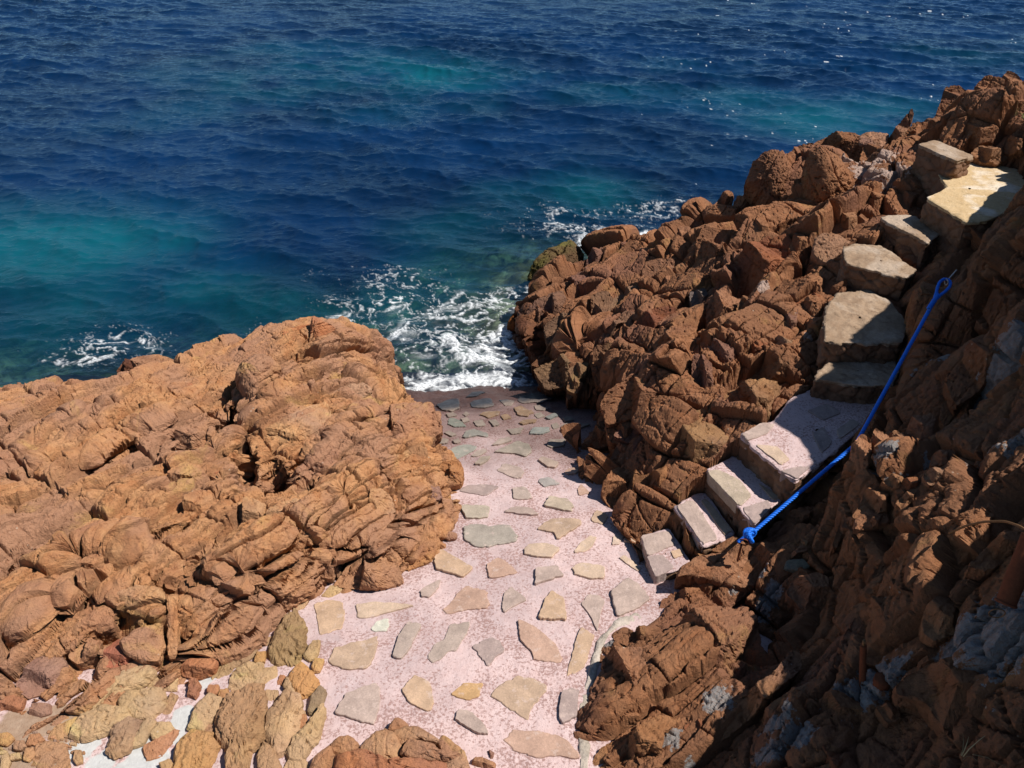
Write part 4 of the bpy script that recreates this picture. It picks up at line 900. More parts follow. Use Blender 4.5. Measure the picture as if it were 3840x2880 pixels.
# near cliff in the shade and the rocks at its foot
blocks(CLIFF, H_cliff, R_RIGHT, 'I', [
 ([(1310,642),(1370,520),(1480,430),(1600,380),(1722,450),(1732,602),(1682,692),(1502,722),(1400,692)], OR, S_(MID)),
 ([(1310,742),(1330,690),(1430,690),(1442,762),(1362,782)], OR, S_(RND)),
 ([(1240,902),(1300,870),(1400,900),(1502,1002),(1482,1062),(1302,1082),(1240,1002)], OR, S_(ANG)),
 ([(1500,942),(1600,930),(1642,1002),(1562,1032)], OR, S_(MID)),
 ([(1600,822),(1660,760),(1900,710),(2000,740),(2150,760),(2240,800),(2240,1000),(1952,1152),(1852,1052),(1752,902),(1622,872)], OR, S_(MID)),
 ([(1490,302),(1560,200),(1700,100),(1762,150),(1752,252),(1602,332),(1502,382)], OR, S_(MID)),
 ([(1740,462),(1830,400),(1912,430),(1902,582),(1792,622),(1730,582)], OC, S_(MID)),
 ([(1100,1250),(1180,1150),(1300,1130),(1402,1200),(1422,1260),(1200,1290)], RD, S_(MID)),
 ([(970,962),(1100,880),(1250,810),(1292,830),(1102,962),(1002,1012)], OC, S_(FLAT)),
 ([(1950,262),(2100,120),(2230,60),(2240,200),(2052,282)], OR, S_(MID)),
 ([(545,347),(570,290),(640,235),(760,228),(890,230),(906,260),(942,392),(862,402),(702,352),(602,342)], LT, S_(FLAT, up=.55, lift=.05, rnd=.15)),
 ([(715,217),(760,170),(840,135),(896,180),(892,225),(760,227)], OR, S_(FLAT, lift=.05)),
 ([(910,212),(960,170),(1152,160),(1132,202),(1012,312),(942,382),(915,272)], OR, S_(MID, lift=.05)),
 ([(470,492),(490,430),(560,390),(650,385),(722,395),(702,432),(602,442),(502,502)], OR, S_(MID)),
 ([(500,682),(505,540),(600,490),(800,450),(900,445),(932,480),(962,602),(977,682),(932,762),(832,882),(702,932),(572,962),(490,962),(500,802)], (1.1,1.12,1.2), S_(MID, up=.5, lift=.06, rnd=.35)),
 ([(150,882),(180,800),(230,670),(400,655),(492,670),(500,762),(500,952),(392,992),(272,962),(170,932)], LT, S_(MID, up=.55, lift=.03, rnd=.3)),
 ([(250,612),(300,580),(490,560),(492,642),(402,652),(330,652)], OR, S_(MID)),
 ([(110,1250),(200,1110),(350,1080),(430,990),(570,970),(582,1002),(502,1082),(492,1172),(402,1172),(330,1290),(150,1290)], (1.1,1.15,1.1), S_(MID, up=.5, lift=.05)),
 ([(145,1012),(160,950),(230,935),(330,960),(392,1012),(352,1032),(250,1042)], OR, S_(RND)),
 ([(985,322),(1130,200),(1170,175),(1207,190),(1192,217),(1132,217),(1040,310)], LT, S_(MID, lift=.03)),
 ([(340,1250),(350,1200),(380,1195),(442,1250),(400,1280)], OR, S_(MID)),
 ([(1400,50),(1450,10),(1570,30),(1575,80),(1480,105),(1400,100)], LT, S_(FLAT, lift=.04)),
 ([(590,1040),(650,1010),(720,1020),(700,1080),(620,1090)], RD, S_(MID)),
], fr_c, 500)
blocks(CLIFF, H_cliff, R_RIGHT, 'H', [
 ([(1780,562),(1900,420),(2100,330),(2240,300),(2240,500),(2002,602),(1852,702)], OR, S_(MID)),
 ([(1760,782),(1800,640),(1900,560),(2002,640),(1962,802),(1842,902)], OR, S_(MID)),
 ([(1600,562),(1720,500),(1802,540),(1782,682),(1642,702)], OR, S_(MID)),
 ([(1600,142),(1700,60),(1852,100),(1852,252),(1702,332),(1612,252)], OR, S_(MID)),
 ([(820,1402),(900,1330),(1050,1290),(1172,1262),(1187,1312),(1062,1362),(952,1412),(850,1442)], LT, S_(MID, lift=.04)),
 ([(1705,1062),(1720,1000),(1830,965),(1852,1002),(1782,1062)], LT, S_(MID, lift=.06)),
 ([(1290,1332),(1340,1250),(1360,1190),(1450,1170),(1542,1220),(1562,1282),(1502,1312),(1302,1342)], (1.15,1.2,1.2), S_(ANG, lift=.06)),
 ([(1440,1142),(1500,1110),(1602,1130),(1592,1202),(1502,1182)], OC, S_(MID, lift=.05)),
 ([(1520,1262),(1600,1190),(1652,1190),(1642,1242),(1562,1302)], OC, S_(MID, lift=.04)),
 ([(1660,1112),(1700,1080),(1800,1070),(1827,1102),(1792,1142),(1702,1172)], (1.2,1.4,1.6), S_(MID, lift=.05)),
 ([(1230,1392),(1250,1350),(1290,1350),(1340,1382),(1290,1412)], LT, S_(RND, lift=.04)),
 ([(1300,1400),(1340,1370),(1470,1330),(1512,1340),(1492,1382),(1342,1412)], LT, S_(MID, lift=.05)),
 ([(1180,1502),(1250,1300),(1290,1280),(1297,1312),(1242,1442),(1212,1502)], OR, S_(MID, lift=.05)),
 ([(1500,1662),(1650,1450),(2000,1300),(2240,1180),(2240,1450),(1902,1662)], OR, S_(MID)),
 ([(1000,1500),(1010,1460),(1060,1480),(1070,1530),(1020,1540)], OC, S_(MID, lift=.03)),
 ([(1540,1190),(1560,1140),(1640,1130),(1650,1180),(1600,1200)], RD, S_(RND, lift=.03)),
], fr_c, 540)
# big rocks that stand out as things of their own
def rock(name, v, poly, H, mat, color, label, cat, seed, **k):
    o = lump(name, zp(v, poly), H=H, seed=seed, mat=mat, color=color, **k); return tag(o, label, cat)
rock('boulder', 'A', [(1013,352),(1030,310),(1110,268),(1172,280),(1222,330),(1202,382),(1150,440),(1085,500),(1040,440)], H_left, R_LEFT, OR, 'rounded orange boulder perched on the left outcrop above a black shadow', 'boulder', 601, **S_(RND, facets=0, rnd=.8, bulge=.2, lift=.22, up=.35, back=.3))
rock('boulder', 'A', [(1090,470),(1130,410),(1205,350),(1270,365),(1302,420),(1262,482),(1205,560),(1110,560)], H_left, R_LEFT, OR, 'cracked lumpy boulder leaning against the perched rounded boulder', 'boulder', 602, **S_(MID, lift=.16, up=.3, back=.4))
rock('boulder', 'A', [(1270,470),(1300,430),(1330,400),(1352,440),(1310,472)], H_left, R_LEFT, OR, 'small round boulder beside the lumpy boulder on the left outcrop', 'boulder', 603, **S_(RND, lift=.08))
rock('boulder', 'G', [(343,882),(370,800),(430,690),(500,655),(590,660),(622,740),(662,800),(662,882),(642,962),(652,1052),(602,1092),(502,1102),(440,1062),(398,962)], H_right, R_RIGHT, OR, 'tall rounded brown boulder on the seaward side of the right outcrop', 'boulder', 604, **S_(RND, facets=0, lift=.35, up=.2, back=.6, rnd=.85, bulge=.2, rough=1.6))
rock('boulder', 'G', [(722,872),(740,740),(790,650),(850,630),(952,690),(1042,790),(1072,882),(1042,972),(992,1022),(902,1062),(802,1052),(738,982)], H_right, R_RIGHT, OR, 'big egg shaped brown boulder below the bleached slab steps', 'boulder', 605, **S_(RND, facets=0, lift=.35, up=.25, back=.6, rnd=.85, bulge=.2, rough=1.6))
rock('boulder', 'G', [(800,602),(830,560),(900,525),(1010,530),(1100,560),(1152,602),(1142,682),(1082,792),(1042,792),(932,682),(830,642)], H_right, R_RIGHT, OR, 'broad cracked boulder behind the egg shaped one, against the sea', 'boulder', 606, **S_(RND, lift=.35, up=.35, back=.6, rough=1.4))
rock('rock_spire', 'G', [(1272,642),(1300,560),(1380,460),(1440,390),(1460,360),(1472,400),(1452,462),(1422,532),(1372,662),(1320,692)], H_right, R_RIGHT, OC, 'thin pointed rock spire standing against the sea beyond the steps', 'rock spire', 607, **S_(ANG, lift=.2, up=.1, back=.3))
rock('rock_pillar', 'H', [(85,1332),(100,1160),(112,1068),(150,1115),(240,1090),(290,1062),(342,1192),(332,1272),(262,1412),(150,1422)], H_right, R_RIGHT, (1.05,1.05,.95), 'squared rock pillar beside the lowest steps where the path bends', 'rock', 608, **S_(ANG, lift=.14, up=.12, back=.5, rnd=.06, facets=3, fac=[((-.97, -.1, .12), -.25), ((.42, -.80, .35), .1), ((0, .1, 1), .75)]))
rock('boulder', 'C', [(1488,862),(1500,752),(1600,747),(1622,792),(1612,882),(1592,902),(1480,902)], H_path, R_RIGHT, LT, 'small blocky rock at the right edge of the path', 'rock', 609, **S_(ANG, lift=.10, up=.3, back=.3))
for i, (pl, lab, c) in enumerate([
  ([(1280,1152),(1275,952),(1330,900),(1387,910),(1402,1002),(1372,1142),(1302,1222)], 'sunlit upright rock that the blue rope passes behind', LT),
  ([(1395,1102),(1390,902),(1410,865),(1452,890),(1487,910),(1472,1052),(1442,1122)], 'thin sunlit upright rock second in the row from the rope', LT),
  ([(1490,1052),(1485,902),(1520,875),(1572,900),(1602,962),(1562,1062)], 'ochre upright rock in the middle of the sunlit row by the rope', OC),
  ([(1570,892),(1610,790),(1652,800),(1732,775),(1732,902),(1692,1032),(1622,1052),(1600,952)], 'tallest upright rock at the shaded end of the row by the rope', LT)]):
    rock('upright_rock', 'H', pl, None, R_RIGHT, c, lab, 'rock', 620+i, z=[2.06, 2.10, 2.12, 2.20][i], **S_(ANG, lift=.04, up=.15, back=.45, facets=3, fac=[((-.25, -.80, .5), .3), ((-.9, -.2, .3), -.1), ((.1, .1, 1), .5)]))
rock('boulder', 'I', [(1085,402),(1090,360),(1130,330),(1230,308),(1282,340),(1312,432),(1262,492),(1180,492)], H_cliff, R_RIGHT, LT, 'knobbly boulder half in shade above the dark hollow', 'boulder', 630, **S_(RND, lift=.12, up=.5, back=.3))
rock('rock_shard', 'I', [(710,1162),(750,960),(850,900),(1000,800),(1080,740),(1100,660),(1130,653),(1157,712),(1152,762),(1012,912),(902,1002),(832,1062),(762,1122)], H_cliff, R_RIGHT, OC, 'long upright rock shard with a sunlit tip beside the dark hollow', 'rock', 631, **S_(ANG, lift=.18, up=.1, back=.35, rnd=.1))
rock('grey_stone', 'I', [(1060,302),(1080,255),(1160,245),(1202,290),(1152,312)], H_cliff, R_STONE, (.48,.72,1.05), 'flat grey stone set in mortar above the knobbly boulder', 'stone', 632, **S_(FLAT, lift=.03))
# the low rock at the near end of the path
blocks(NEAR, H_path, R_LEFT, 'D', [
 ([(110,1492),(140,1430),(240,1355),(252,1420),(322,1440),(300,1560),(120,1560)], OR, S_(MID, lift=.02)),
 ([(300,1492),(310,1420),(430,1385),(560,1440),(652,1460),(692,1440),(860,1450),(960,1470),(950,1580),(300,1580)], RD, S_(MID, lift=.04)),
 ([(240,1352),(290,1300),(350,1290),(412,1340),(392,1392),(310,1427),(250,1402)], OR, S_(RND, lift=.03)),
 ([(605,1252),(640,1183),(680,1183),(732,1225),(702,1257),(630,1262)], OR, S_(RND, lift=.03)),
 ([(428,1382),(520,1280),(590,1255),(652,1290),(692,1372),(662,1452),(560,1442)], OC, S_(MID, lift=.03)),
 ([(640,1272),(720,1240),(800,1240),(902,1300),(932,1330),(902,1342),(760,1332),(690,1367)], OC, S_(MID, lift=.05)),
 ([(695,1402),(750,1320),(850,1340),(902,1350),(932,1402),(1052,1402),(1012,1442),(860,1450),(752,1442)], OR, S_(ANG, lift=.08)),
 ([(925,1342),(960,1293),(1052,1360),(1082,1392),(1062,1412),(1002,1422),(940,1392)], OR, S_(MID, lift=.04)),
 ([(955,1462),(1080,1380),(1125,1500),(1130,1580),(955,1580)], OC, S_(MID, lift=.02)),
], None, 560, grow=1.15)
for i, (pl, lab) in enumerate([([(1133,1472),(1150,1430),(1190,1425),(1300,1470),(1300,1540),(1150,1540)], 'rounded orange stone on the near edge of the path, the larger of two'),
                               ([(1218,1412),(1250,1378),(1287,1400),(1272,1447),(1230,1442)], 'small round brown stone lying alone on the near path')]):
    rock('stone', 'D', pl, H_path, R_LEFT, OR if i == 0 else PU, lab, 'stone', 640+i, **S_(RND, back=.06))
rock('submerged_rock', 'E', [(150,445),(200,370),(330,310),(450,283),(525,330),(500,405),(380,445),(220,465)], None, M_ALGAE, (1, 1, 1), 'low wet rock with olive seaweed awash beside the right outcrop', 'rock', 650, z=-0.02, **S_(RND, facets=0, rnd=.9, bulge=.02, up=.97, back=.5, rough=2.0))
rock('submerged_rock', 'E', [(0,790),(20,735),(70,700),(80,760),(60,800)], None, M_ALGAE, (1.6, .8, .5), 'small orange brown wet rock awash at the tip of the right outcrop', 'rock', 651, z=0.05, **S_(RND, facets=0, rnd=.9, bulge=.1, up=.9, back=.4))
rock('wet_rock', 'C', [(1130,290),(1180,262),(1260,262),(1340,275),(1335,320),(1230,330),(1150,312)], None, R_RIGHT, (2.2, 1.6, .7), 'wet orange rock at the foot of the right outcrop where path meets sea', 'rock', 652, z=0.10, **S_(RND, facets=0, rnd=.9, bulge=.05, up=.9, back=.3))
# ------------------------------------------------------------------ flagstones set in the path (parts of it)
TN = (0.46, 0.33, 0.24); PK = (0.47, 0.31, 0.24); OCH = (0.51, 0.355, 0.245); GR = (0.44, 0.340, 0.298); GG = (0.41, 0.328, 0.285); PP = (0.37, 0.285, 0.265); ORN = (0.50, 0.315, 0.16); YL = (0.55, 0.415, 0.315); BR = (0.42, 0.27, 0.18); PG = (0.62, 0.61, 0.52)
FL_D = [([(800,375),(940,300),(935,345),(860,418),(820,410)], GR), ([(130,450),(250,425),(310,440),(330,530),(315,605),(165,655),(155,580),(145,510)], OCH),
 ([(405,460),(530,440),(775,465),(690,490),(460,545),(410,535)], YL), ([(497,610),(530,565),(605,545),(605,628),(500,630)], PG),
 ([(735,570),(828,585),(770,680),(755,720),(695,808),(635,785),(650,740),(670,660)], GG),
 ([(1000,580),(1125,568),(1110,640),(1075,690),(1040,755),(990,755),(945,800),(890,832),(850,795),(900,710),(965,680)], GG),
 ([(955,490),(1010,440),(1040,395),(1105,340),(1240,375),(1250,485),(1130,487),(980,518)], PK), ([(1340,395),(1385,345),(1475,405),(1480,435),(1330,515)], GR),
 ([(1605,425),(1650,370),(1725,420),(1750,560),(1560,555)], OCH), ([(1850,430),(1880,390),(1960,395),(1985,440),(1960,520),(1940,625),(1880,510),(1840,455)], GR),
 ([(230,815),(260,730),(530,665),(540,700),(485,868),(340,873),(240,850)], TN), ([(1145,720),(1270,665),(1310,690),(1350,750),(1300,790),(1240,860)], PP),
 ([(1435,560),(1560,610),(1680,720),(1715,800),(1700,830),(1535,810),(1520,760),(1450,690)], PK), ([(1815,640),(1840,605),(1920,655),(1880,790),(1855,855),(1740,920),(1775,790)], OCH),
 ([(330,1030),(440,985),(525,965),(555,980),(548,1110),(510,1230),(440,1210),(285,1165),(270,1150),(320,1060)], GR),
 ([(690,1000),(780,910),(875,955),(895,1085),(885,1140),(850,1140),(740,1080)], OCH), ([(1005,1030),(1090,955),(1210,960),(1190,1040),(1120,1075)], ORN),
 ([(1255,1035),(1330,965),(1430,910),(1520,930),(1620,975),(1610,1010),(1520,1120),(1500,1190),(1450,1170),(1340,1100)], TN),
 ([(1715,1010),(1760,1000),(1820,1010),(1810,1170),(1720,1220),(1690,1180),(1695,1110)], PP), ([(1020,1190),(1060,1130),(1140,1150),(1200,1210),(1250,1290),(1170,1280)], GR),
 ([(1340,1320),(1410,1255),(1560,1265),(1700,1290),(1760,1330),(1830,1440),(1800,1450),(1690,1420),(1560,1440),(1400,1385)], PK)]
FL_I = [([(240,410),(320,345),(385,385),(428,445),(385,480),(270,535),(250,460)], GR)]
FL_C = [([(625,1250),(650,1240),(760,1240),(800,1255),(880,1240),(950,1245),(1000,1330),(990,1350),(730,1398),(640,1350),(625,1310)], (0.34,0.30,0.26)),
 ([(415,1425),(475,1410),(560,1460),(695,1535),(620,1600),(430,1545)], OCH), ([(780,1510),(860,1460),(930,1500),(1010,1570),(795,1610)], PK), ([(1110,1570),(1120,1540),(1275,1520),(1310,1590),(1230,1615),(1115,1655)], GR),
 ([(1380,1540),(1420,1500),(1595,1520),(1600,1610),(1530,1615),(1390,1580)], YL), ([(1040,1410),(1080,1370),(1200,1365),(1290,1400),(1240,1465),(1130,1460),(1045,1440)], YL),
 ([(1385,1425),(1430,1360),(1500,1310),(1540,1320),(1510,1390),(1470,1420)], YL), ([(1125,1265),(1220,1200),(1300,1190),(1440,1200),(1430,1240),(1275,1338),(1240,1290)], TN),
 ([(1500,1190),(1540,1130),(1600,1150),(1630,1180),(1580,1230),(1530,1220)], TN), ([(1650,1370),(1660,1310),(1730,1315),(1700,1370)], (0.55,0.42,0.34)), ([(1730,1350),(1740,1325),(1820,1350),(1805,1365)], TN),
 ([(1700,1460),(1730,1445),(1800,1490),(1860,1545),(1830,1555),(1730,1490)], YL), ([(590,1110),(650,1105),(805,1110),(790,1180),(740,1195),(640,1195),(620,1150)], (0.42,0.36,0.29)),
 ([(895,1145),(1000,1110),(1080,1120),(1150,1170),(1080,1170)], GR), ([(1180,1105),(1215,1045),(1350,1065),(1380,1100),(1375,1148),(1190,1110)], (0.44,0.36,0.28)), ([(595,1000),(640,960),(780,955),(870,970),(780,1033),(660,1015)], PP),
 ([(960,985),(1050,975),(1100,1045),(1095,1055),(1020,1060),(965,1055)], GG), ([(1140,920),(1210,905),(1290,950),(1180,972),(1145,940)], (0.36,0.33,0.31)), ([(1410,990),(1435,950),(1500,1020),(1420,1033)], PK),
 ([(845,855),(910,805),(1010,835),(1040,870),(1030,910),(990,915),(920,890)], GR), ([(1140,790),(1165,770),(1275,805),(1260,845),(1200,840)], (0.46,0.35,0.29)), ([(1320,870),(1345,850),(1450,840),(1400,885),(1330,885)], PK),
 ([(700,820),(740,770),(815,765),(790,795),(740,825)], (0.42,0.34,0.28)), ([(830,735),(930,690),(1000,655),(1080,680),(1100,735),(1050,765),(980,745),(900,740)], (0.38,0.32,0.27)),
 ([(490,745),(560,700),(640,680),(720,690),(700,720),(580,780),(540,775)], (0.36,0.35,0.31)), ([(670,760),(710,725),(770,710),(790,725),(720,765)], GG), ([(820,690),(870,645),(940,630),(955,655),(880,680)], GG),
 ([(615,630),(640,590),(700,578),(800,610),(780,630),(720,620),(640,635)], (0.33,0.31,0.28)), ([(1195,690),(1215,650),(1330,645),(1320,690),(1230,705)], GG), ([(1075,610),(1100,565),(1210,565),(1220,590),(1170,610)], (0.38,0.38,0.36)),
 ([(920,580),(960,575),(1040,565),(1020,600),(960,612)], GG), ([(1290,570),(1310,540),(1400,530),(1500,545),(1400,585),(1300,600)], GG), ([(515,540),(520,495),(560,495),(620,530),(640,555),(560,560)], (0.34,0.34,0.30)),
 ([(1000,530),(1060,510),(1120,510),(1115,530),(1030,545)], BR), ([(735,475),(780,455),(870,455),(870,475),(800,497)], BR), ([(970,430),(1020,415),(1090,455),(1070,490),(1000,480)], BR), ([(1190,495),(1250,470),(1280,485),(1210,510)], (0.32,0.32,0.31)),
 ([(435,410),(510,380),(590,375),(600,430),(540,455),(470,440)], GR), ([(665,395),(700,375),(815,360),(838,410),(780,425),(690,425)], GR), ([(1000,375),(1020,345),(1130,322),(1250,355),(1230,370),(1160,395),(1030,395)], GR),
 ([(870,370),(930,370),(980,380),(950,412),(910,410)], GR), ([(1114,415),(1160,410),(1210,435),(1180,445),(1120,440)], GR), ([(425,660),(450,640),(520,650),(510,675),(430,685)], GG), ([(490,600),(530,588),(575,615),(540,628)], GG),
 ([(615,472),(640,455),(668,470),(640,484)], GR), ([(880,482),(930,468),(955,498),(900,512)], BR), ([(1110,470),(1160,458),(1185,484),(1130,497)], GG), ([(690,522),(750,508),(780,545),(715,560)], GG), ([(545,655),(590,640),(610,665),(560,680)], GG), ([(1230,540),(1270,528),(1288,560),(1242,572)], GG), ([(1060,455),(1095,440),(1110,462),(1075,475)], BR), ([(600,505),(650,498),(668,520),(620,530)], GR), ([(500,470),(560,462),(580,482),(520,492)], GR), ([(1300,500),(1360,490),(1390,515),(1320,525)], GG),
 ([(640,355),(690,320),(780,320),(720,345)], GR), ([(800,515),(850,510),(875,545),(830,558)], GG)]
rg = random.Random(5)
for v, L in (('D', FL_D), ('I', FL_I), ('C', FL_C)):
    for i, (pl, c) in enumerate(L):
        o = slab('flagstone', zp(v, pl), path_z, 700+i+(50 if v == 'C' else 0), M_FLAG, path, c, th=rg.choice([0.010, 0.014, 0.019, 0.024]), tilt=(rg.uniform(-.03, .03), rg.uniform(-.03, .03)))
        if c is PG: tag(o, 'small pale greenish white flagstone')
        if v == 'D' and i == 17: tag(o, 'tan flagstone spotted with white lichen')
# ------------------------------------------------------------------ loose and bedded stones along the left side of the path
BS = [
 ([(360,780),(420,700),(560,610),(630,585),(657,640),(620,682),(480,752),(400,812)], OC, 'long ochre stone slanting against the foot of the left outcrop', 1),
 ([(518,745),(560,710),(690,695),(707,760),(652,832),(590,837),(530,792)], OC, 'ochre stone with a sharp right edge below the long slanting stone', 1),
 ([(630,692),(690,640),(760,625),(757,702),(702,707)], OC, 'angular ochre stone wedged under the outcrop at the end of the long stone', 0),
 ([(318,892),(350,820),(450,775),(542,790),(552,817),(482,882),(370,917)], OC, 'flat ochre stone above the round white plaster patch', 1),
 ([(463,962),(490,870),(560,825),(612,850),(562,962),(490,992)], (.95,.95,1.05), 'greyish brown stone between two white plaster patches', 1),
 ([(563,932),(610,850),(650,820),(672,850),(622,932),(580,947)], OC, 'narrow ochre stone leaning beside the greyish brown stone', 1),
 ([(648,882),(680,840),(730,840),(747,870),(692,917),(660,912)], OC, 'small rounded ochre stone at the tip of the white plaster', 1),
 ([(622,947),(680,905),(740,870),(772,880),(702,987),(640,1002)], (1.0,.8,.85), 'flat pinkish stone lying beside white plaster', 0),
 ([(700,822),(715,760),(735,715),(767,730),(737,802)], OR, 'thin orange stone sliver standing on edge', 0),
 ([(750,1060),(780,930),(830,885),(910,890),(942,950),(902,1030),(850,1060)], (1.05,.95,.8), 'big orange stone at the bottom edge beside the white plaster', 1),
 ([(818,862),(850,770),(900,725),(957,740),(952,802),(902,852),(880,877)], OC, 'tan stone left of the largest border stone', 1),
 ([(943,822),(990,740),(1070,705),(1132,695),(1147,780),(1132,902),(1082,972),(1075,1060),(980,1060),(990,960),(950,902)], (.95,.92,.9), 'largest border stone, brown and tapering downward', 1),
 ([(1148,872),(1165,800),(1230,720),(1292,740),(1302,802),(1292,872),(1232,962),(1190,972)], (1.2,1.25,1.35), 'pale ochre oval stone right of the largest border stone', 1),
 ([(1248,962),(1270,910),(1330,850),(1387,775),(1397,802),(1382,902),(1312,1002),(1260,992)], OC, 'pointed tan stone at the edge of the pink mortar', 1),
 ([(1333,787),(1345,730),(1380,690),(1407,710),(1387,782),(1340,802)], (.7,.8,.9), 'dark greyish stone standing above the pointed tan stone', 1),
 ([(1253,642),(1300,590),(1342,620),(1372,660),(1362,702),(1302,732),(1265,692)], (1.2,1.05,.8), 'bright orange broken stone standing proud of the mortar', 1),
 ([(1168,532),(1190,460),(1230,400),(1270,368),(1312,430),(1317,522),(1287,592),(1190,592)], (.8,.85,.8), 'large dark olive stone pointing up toward the outcrop', 1),
 ([(1313,552),(1350,490),(1382,490),(1372,552),(1340,577)], OC, 'small oval ochre stone right of the large olive stone', 1),
 ([(1348,597),(1360,565),(1397,570),(1382,622),(1355,622)], (1.1,1.0,.9), 'tiny oval orange stone just below the small oval ochre one', 1),
 ([(993,692),(1010,630),(1060,590),(1132,590),(1132,642),(1092,702),(1030,717)], OC, 'tan slab bedded above the largest border stone', 0),
 ([(923,652),(925,600),(980,560),(1060,500),(1107,510),(1092,562),(1012,612),(960,692)], (.85,.9,.95), 'long brownish grey slab along the foot of the outcrop', 0),
 ([(1103,662),(1140,610),(1190,600),(1197,642),(1130,687)], OC, 'flat ochre stone below the large olive stone', 0),
 ([(1098,572),(1110,540),(1147,535),(1142,577),(1110,587)], (1.2,1.1,.85), 'small bright ochre stone left of the large olive stone', 1),
 ([(1118,527),(1150,475),(1192,470),(1172,512)], (.9,.95,.95), 'small grey brown stone at the upper left of the olive stone', 0),
 ([(1223,682),(1240,645),(1272,660),(1272,712),(1240,714)], OC, 'narrow ochre stone left of the bright orange broken stone', 1),
 ([(1144,742),(1150,700),(1202,705),(1192,752)], OC, 'small square ochre stone above the pale oval stone', 0),
 ([(938,742),(950,700),(985,695),(992,740),(965,767)], (1.0,.85,.75), 'small reddish stone at the upper left of the largest border stone', 1),
 ([(1113,1002),(1140,930),(1182,960),(1212,1022),(1200,1060),(1130,1060)], OR, 'orange stone at the bottom edge below the pale oval stone', 1),
 ([(1288,852),(1295,810),(1322,810),(1327,852),(1305,872)], (1.0,.8,.75), 'tiny reddish stone touching the pale oval stone', 1),
 ([(1393,292),(1430,250),(1477,250),(1472,272),(1430,302)], OC, 'small ochre stone where the outcrop meets the pink mortar', 0),
 ([(1260,370),(1290,330),(1325,320),(1312,347)], LT, 'thin light orange stone above the tip of the olive stone', 0),
 ([(893,702),(905,680),(942,680),(942,717),(910,720)], (1.0,.78,.72), 'small brown red stone under the outcrop left of the mortar', 1),
 ([(1193,682),(1210,635),(1232,640),(1222,682)], (1.0,.75,.7), 'thin reddish stone left of the narrow ochre stone', 0),
 ([(870,935),(890,850),(935,860),(945,900),(910,920)], (.9,.85,.9), 'mauve brown stone filling the gap left of the largest stone', 0),
 ([(0,932),(0,890),(40,885),(62,910),(30,937)], (1.0,.85,.75), 'rounded reddish pebble against the far left edge', 1),
 ([(60,955),(62,925),(100,918),(112,945),(85,960)], (.95,.9,.95), 'small grey brown pebble right of the reddish edge pebble', 1),
 ([(113,937),(130,895),(170,890),(187,915),(150,942)], (1.0,.82,.75), 'reddish brown pebble above the wide flat stone', 1),
 ([(150,992),(165,940),(210,930),(282,940),(302,1050),(170,1050)], (1.0,.92,.9), 'wide flat brown stone left of the round white patch', 0),
 ([(43,1002),(50,975),(85,970),(92,997)], OC, 'small tan pebble left of the wide flat stone', 1),
 ([(0,1050),(5,985),(35,975),(45,1010),(30,1050)], OC, 'tan pebble in the bottom left corner', 1),
 ([(100,1000),(110,955),(145,950),(152,985),(125,1010)], (1.05,.95,.9), 'pale brown pebble touching the wide flat stone', 1),
 ([(210,910),(240,860),(330,820),(320,890),(250,930)], (1.1,1.05,.95), 'half buried tan stone left of the flat ochre stone', 0),
 ([(315,1000),(325,960),(350,965),(355,1010),(330,1020)], OR, 'small orange pebble on the left white plaster', 1),
 ([(700,1040),(690,1015),(730,1000),(755,1030),(730,1055)], OR, 'small orange stone at the bottom between plaster and the big orange stone', 1),
 ([(1225,1045),(1250,1000),(1310,1000),(1330,1030),(1290,1060)], OC, 'tan stone at the bottom under the pointed tan stone', 0),
]
for i, (pl, c, lab, full) in enumerate(BS):
    st = dict(rnd=.28, bulge=.16, facets=0) if full else S_(FLAT)
    o = lump('border_stone', zp('B', pl), H=H_path, seed=800+i, mat=R_STONE, color=c, up=.75, lift=(.035 if full else .01), back=.10, rough=1.2, cr=.07, grow=1.2, **st)
    tag(o, lab, 'stone', 'stones bordering the left side of the path')
rg = random.Random(12)
peb = 0
prot = []
for k in range(60):
    px, py = rg.uniform(0, 330), rg.uniform(2750, 2875); r = rg.uniform(7, 20)
    n = rg.randint(6, 8); pl = [(px+r*rg.uniform(.75, 1.2)*math.cos(a*2*math.pi/n), py+r*.8*rg.uniform(.75, 1.2)*math.sin(a*2*math.pi/n)) for a in range(n)]
    o = lump('pebble', pl, H=H_path, seed=900+k, mat=R_STONE, color=rg.choice([OC, OR, PU, (1.1, .95, .9), (.9, .8, .8)]), up=.8, back=.03, res=.006, **RND)
    tag(o, 'small brown pebble scattered on the earth at the far lower left corner', 'pebble', 'pebbles on the earth in the lower left corner')
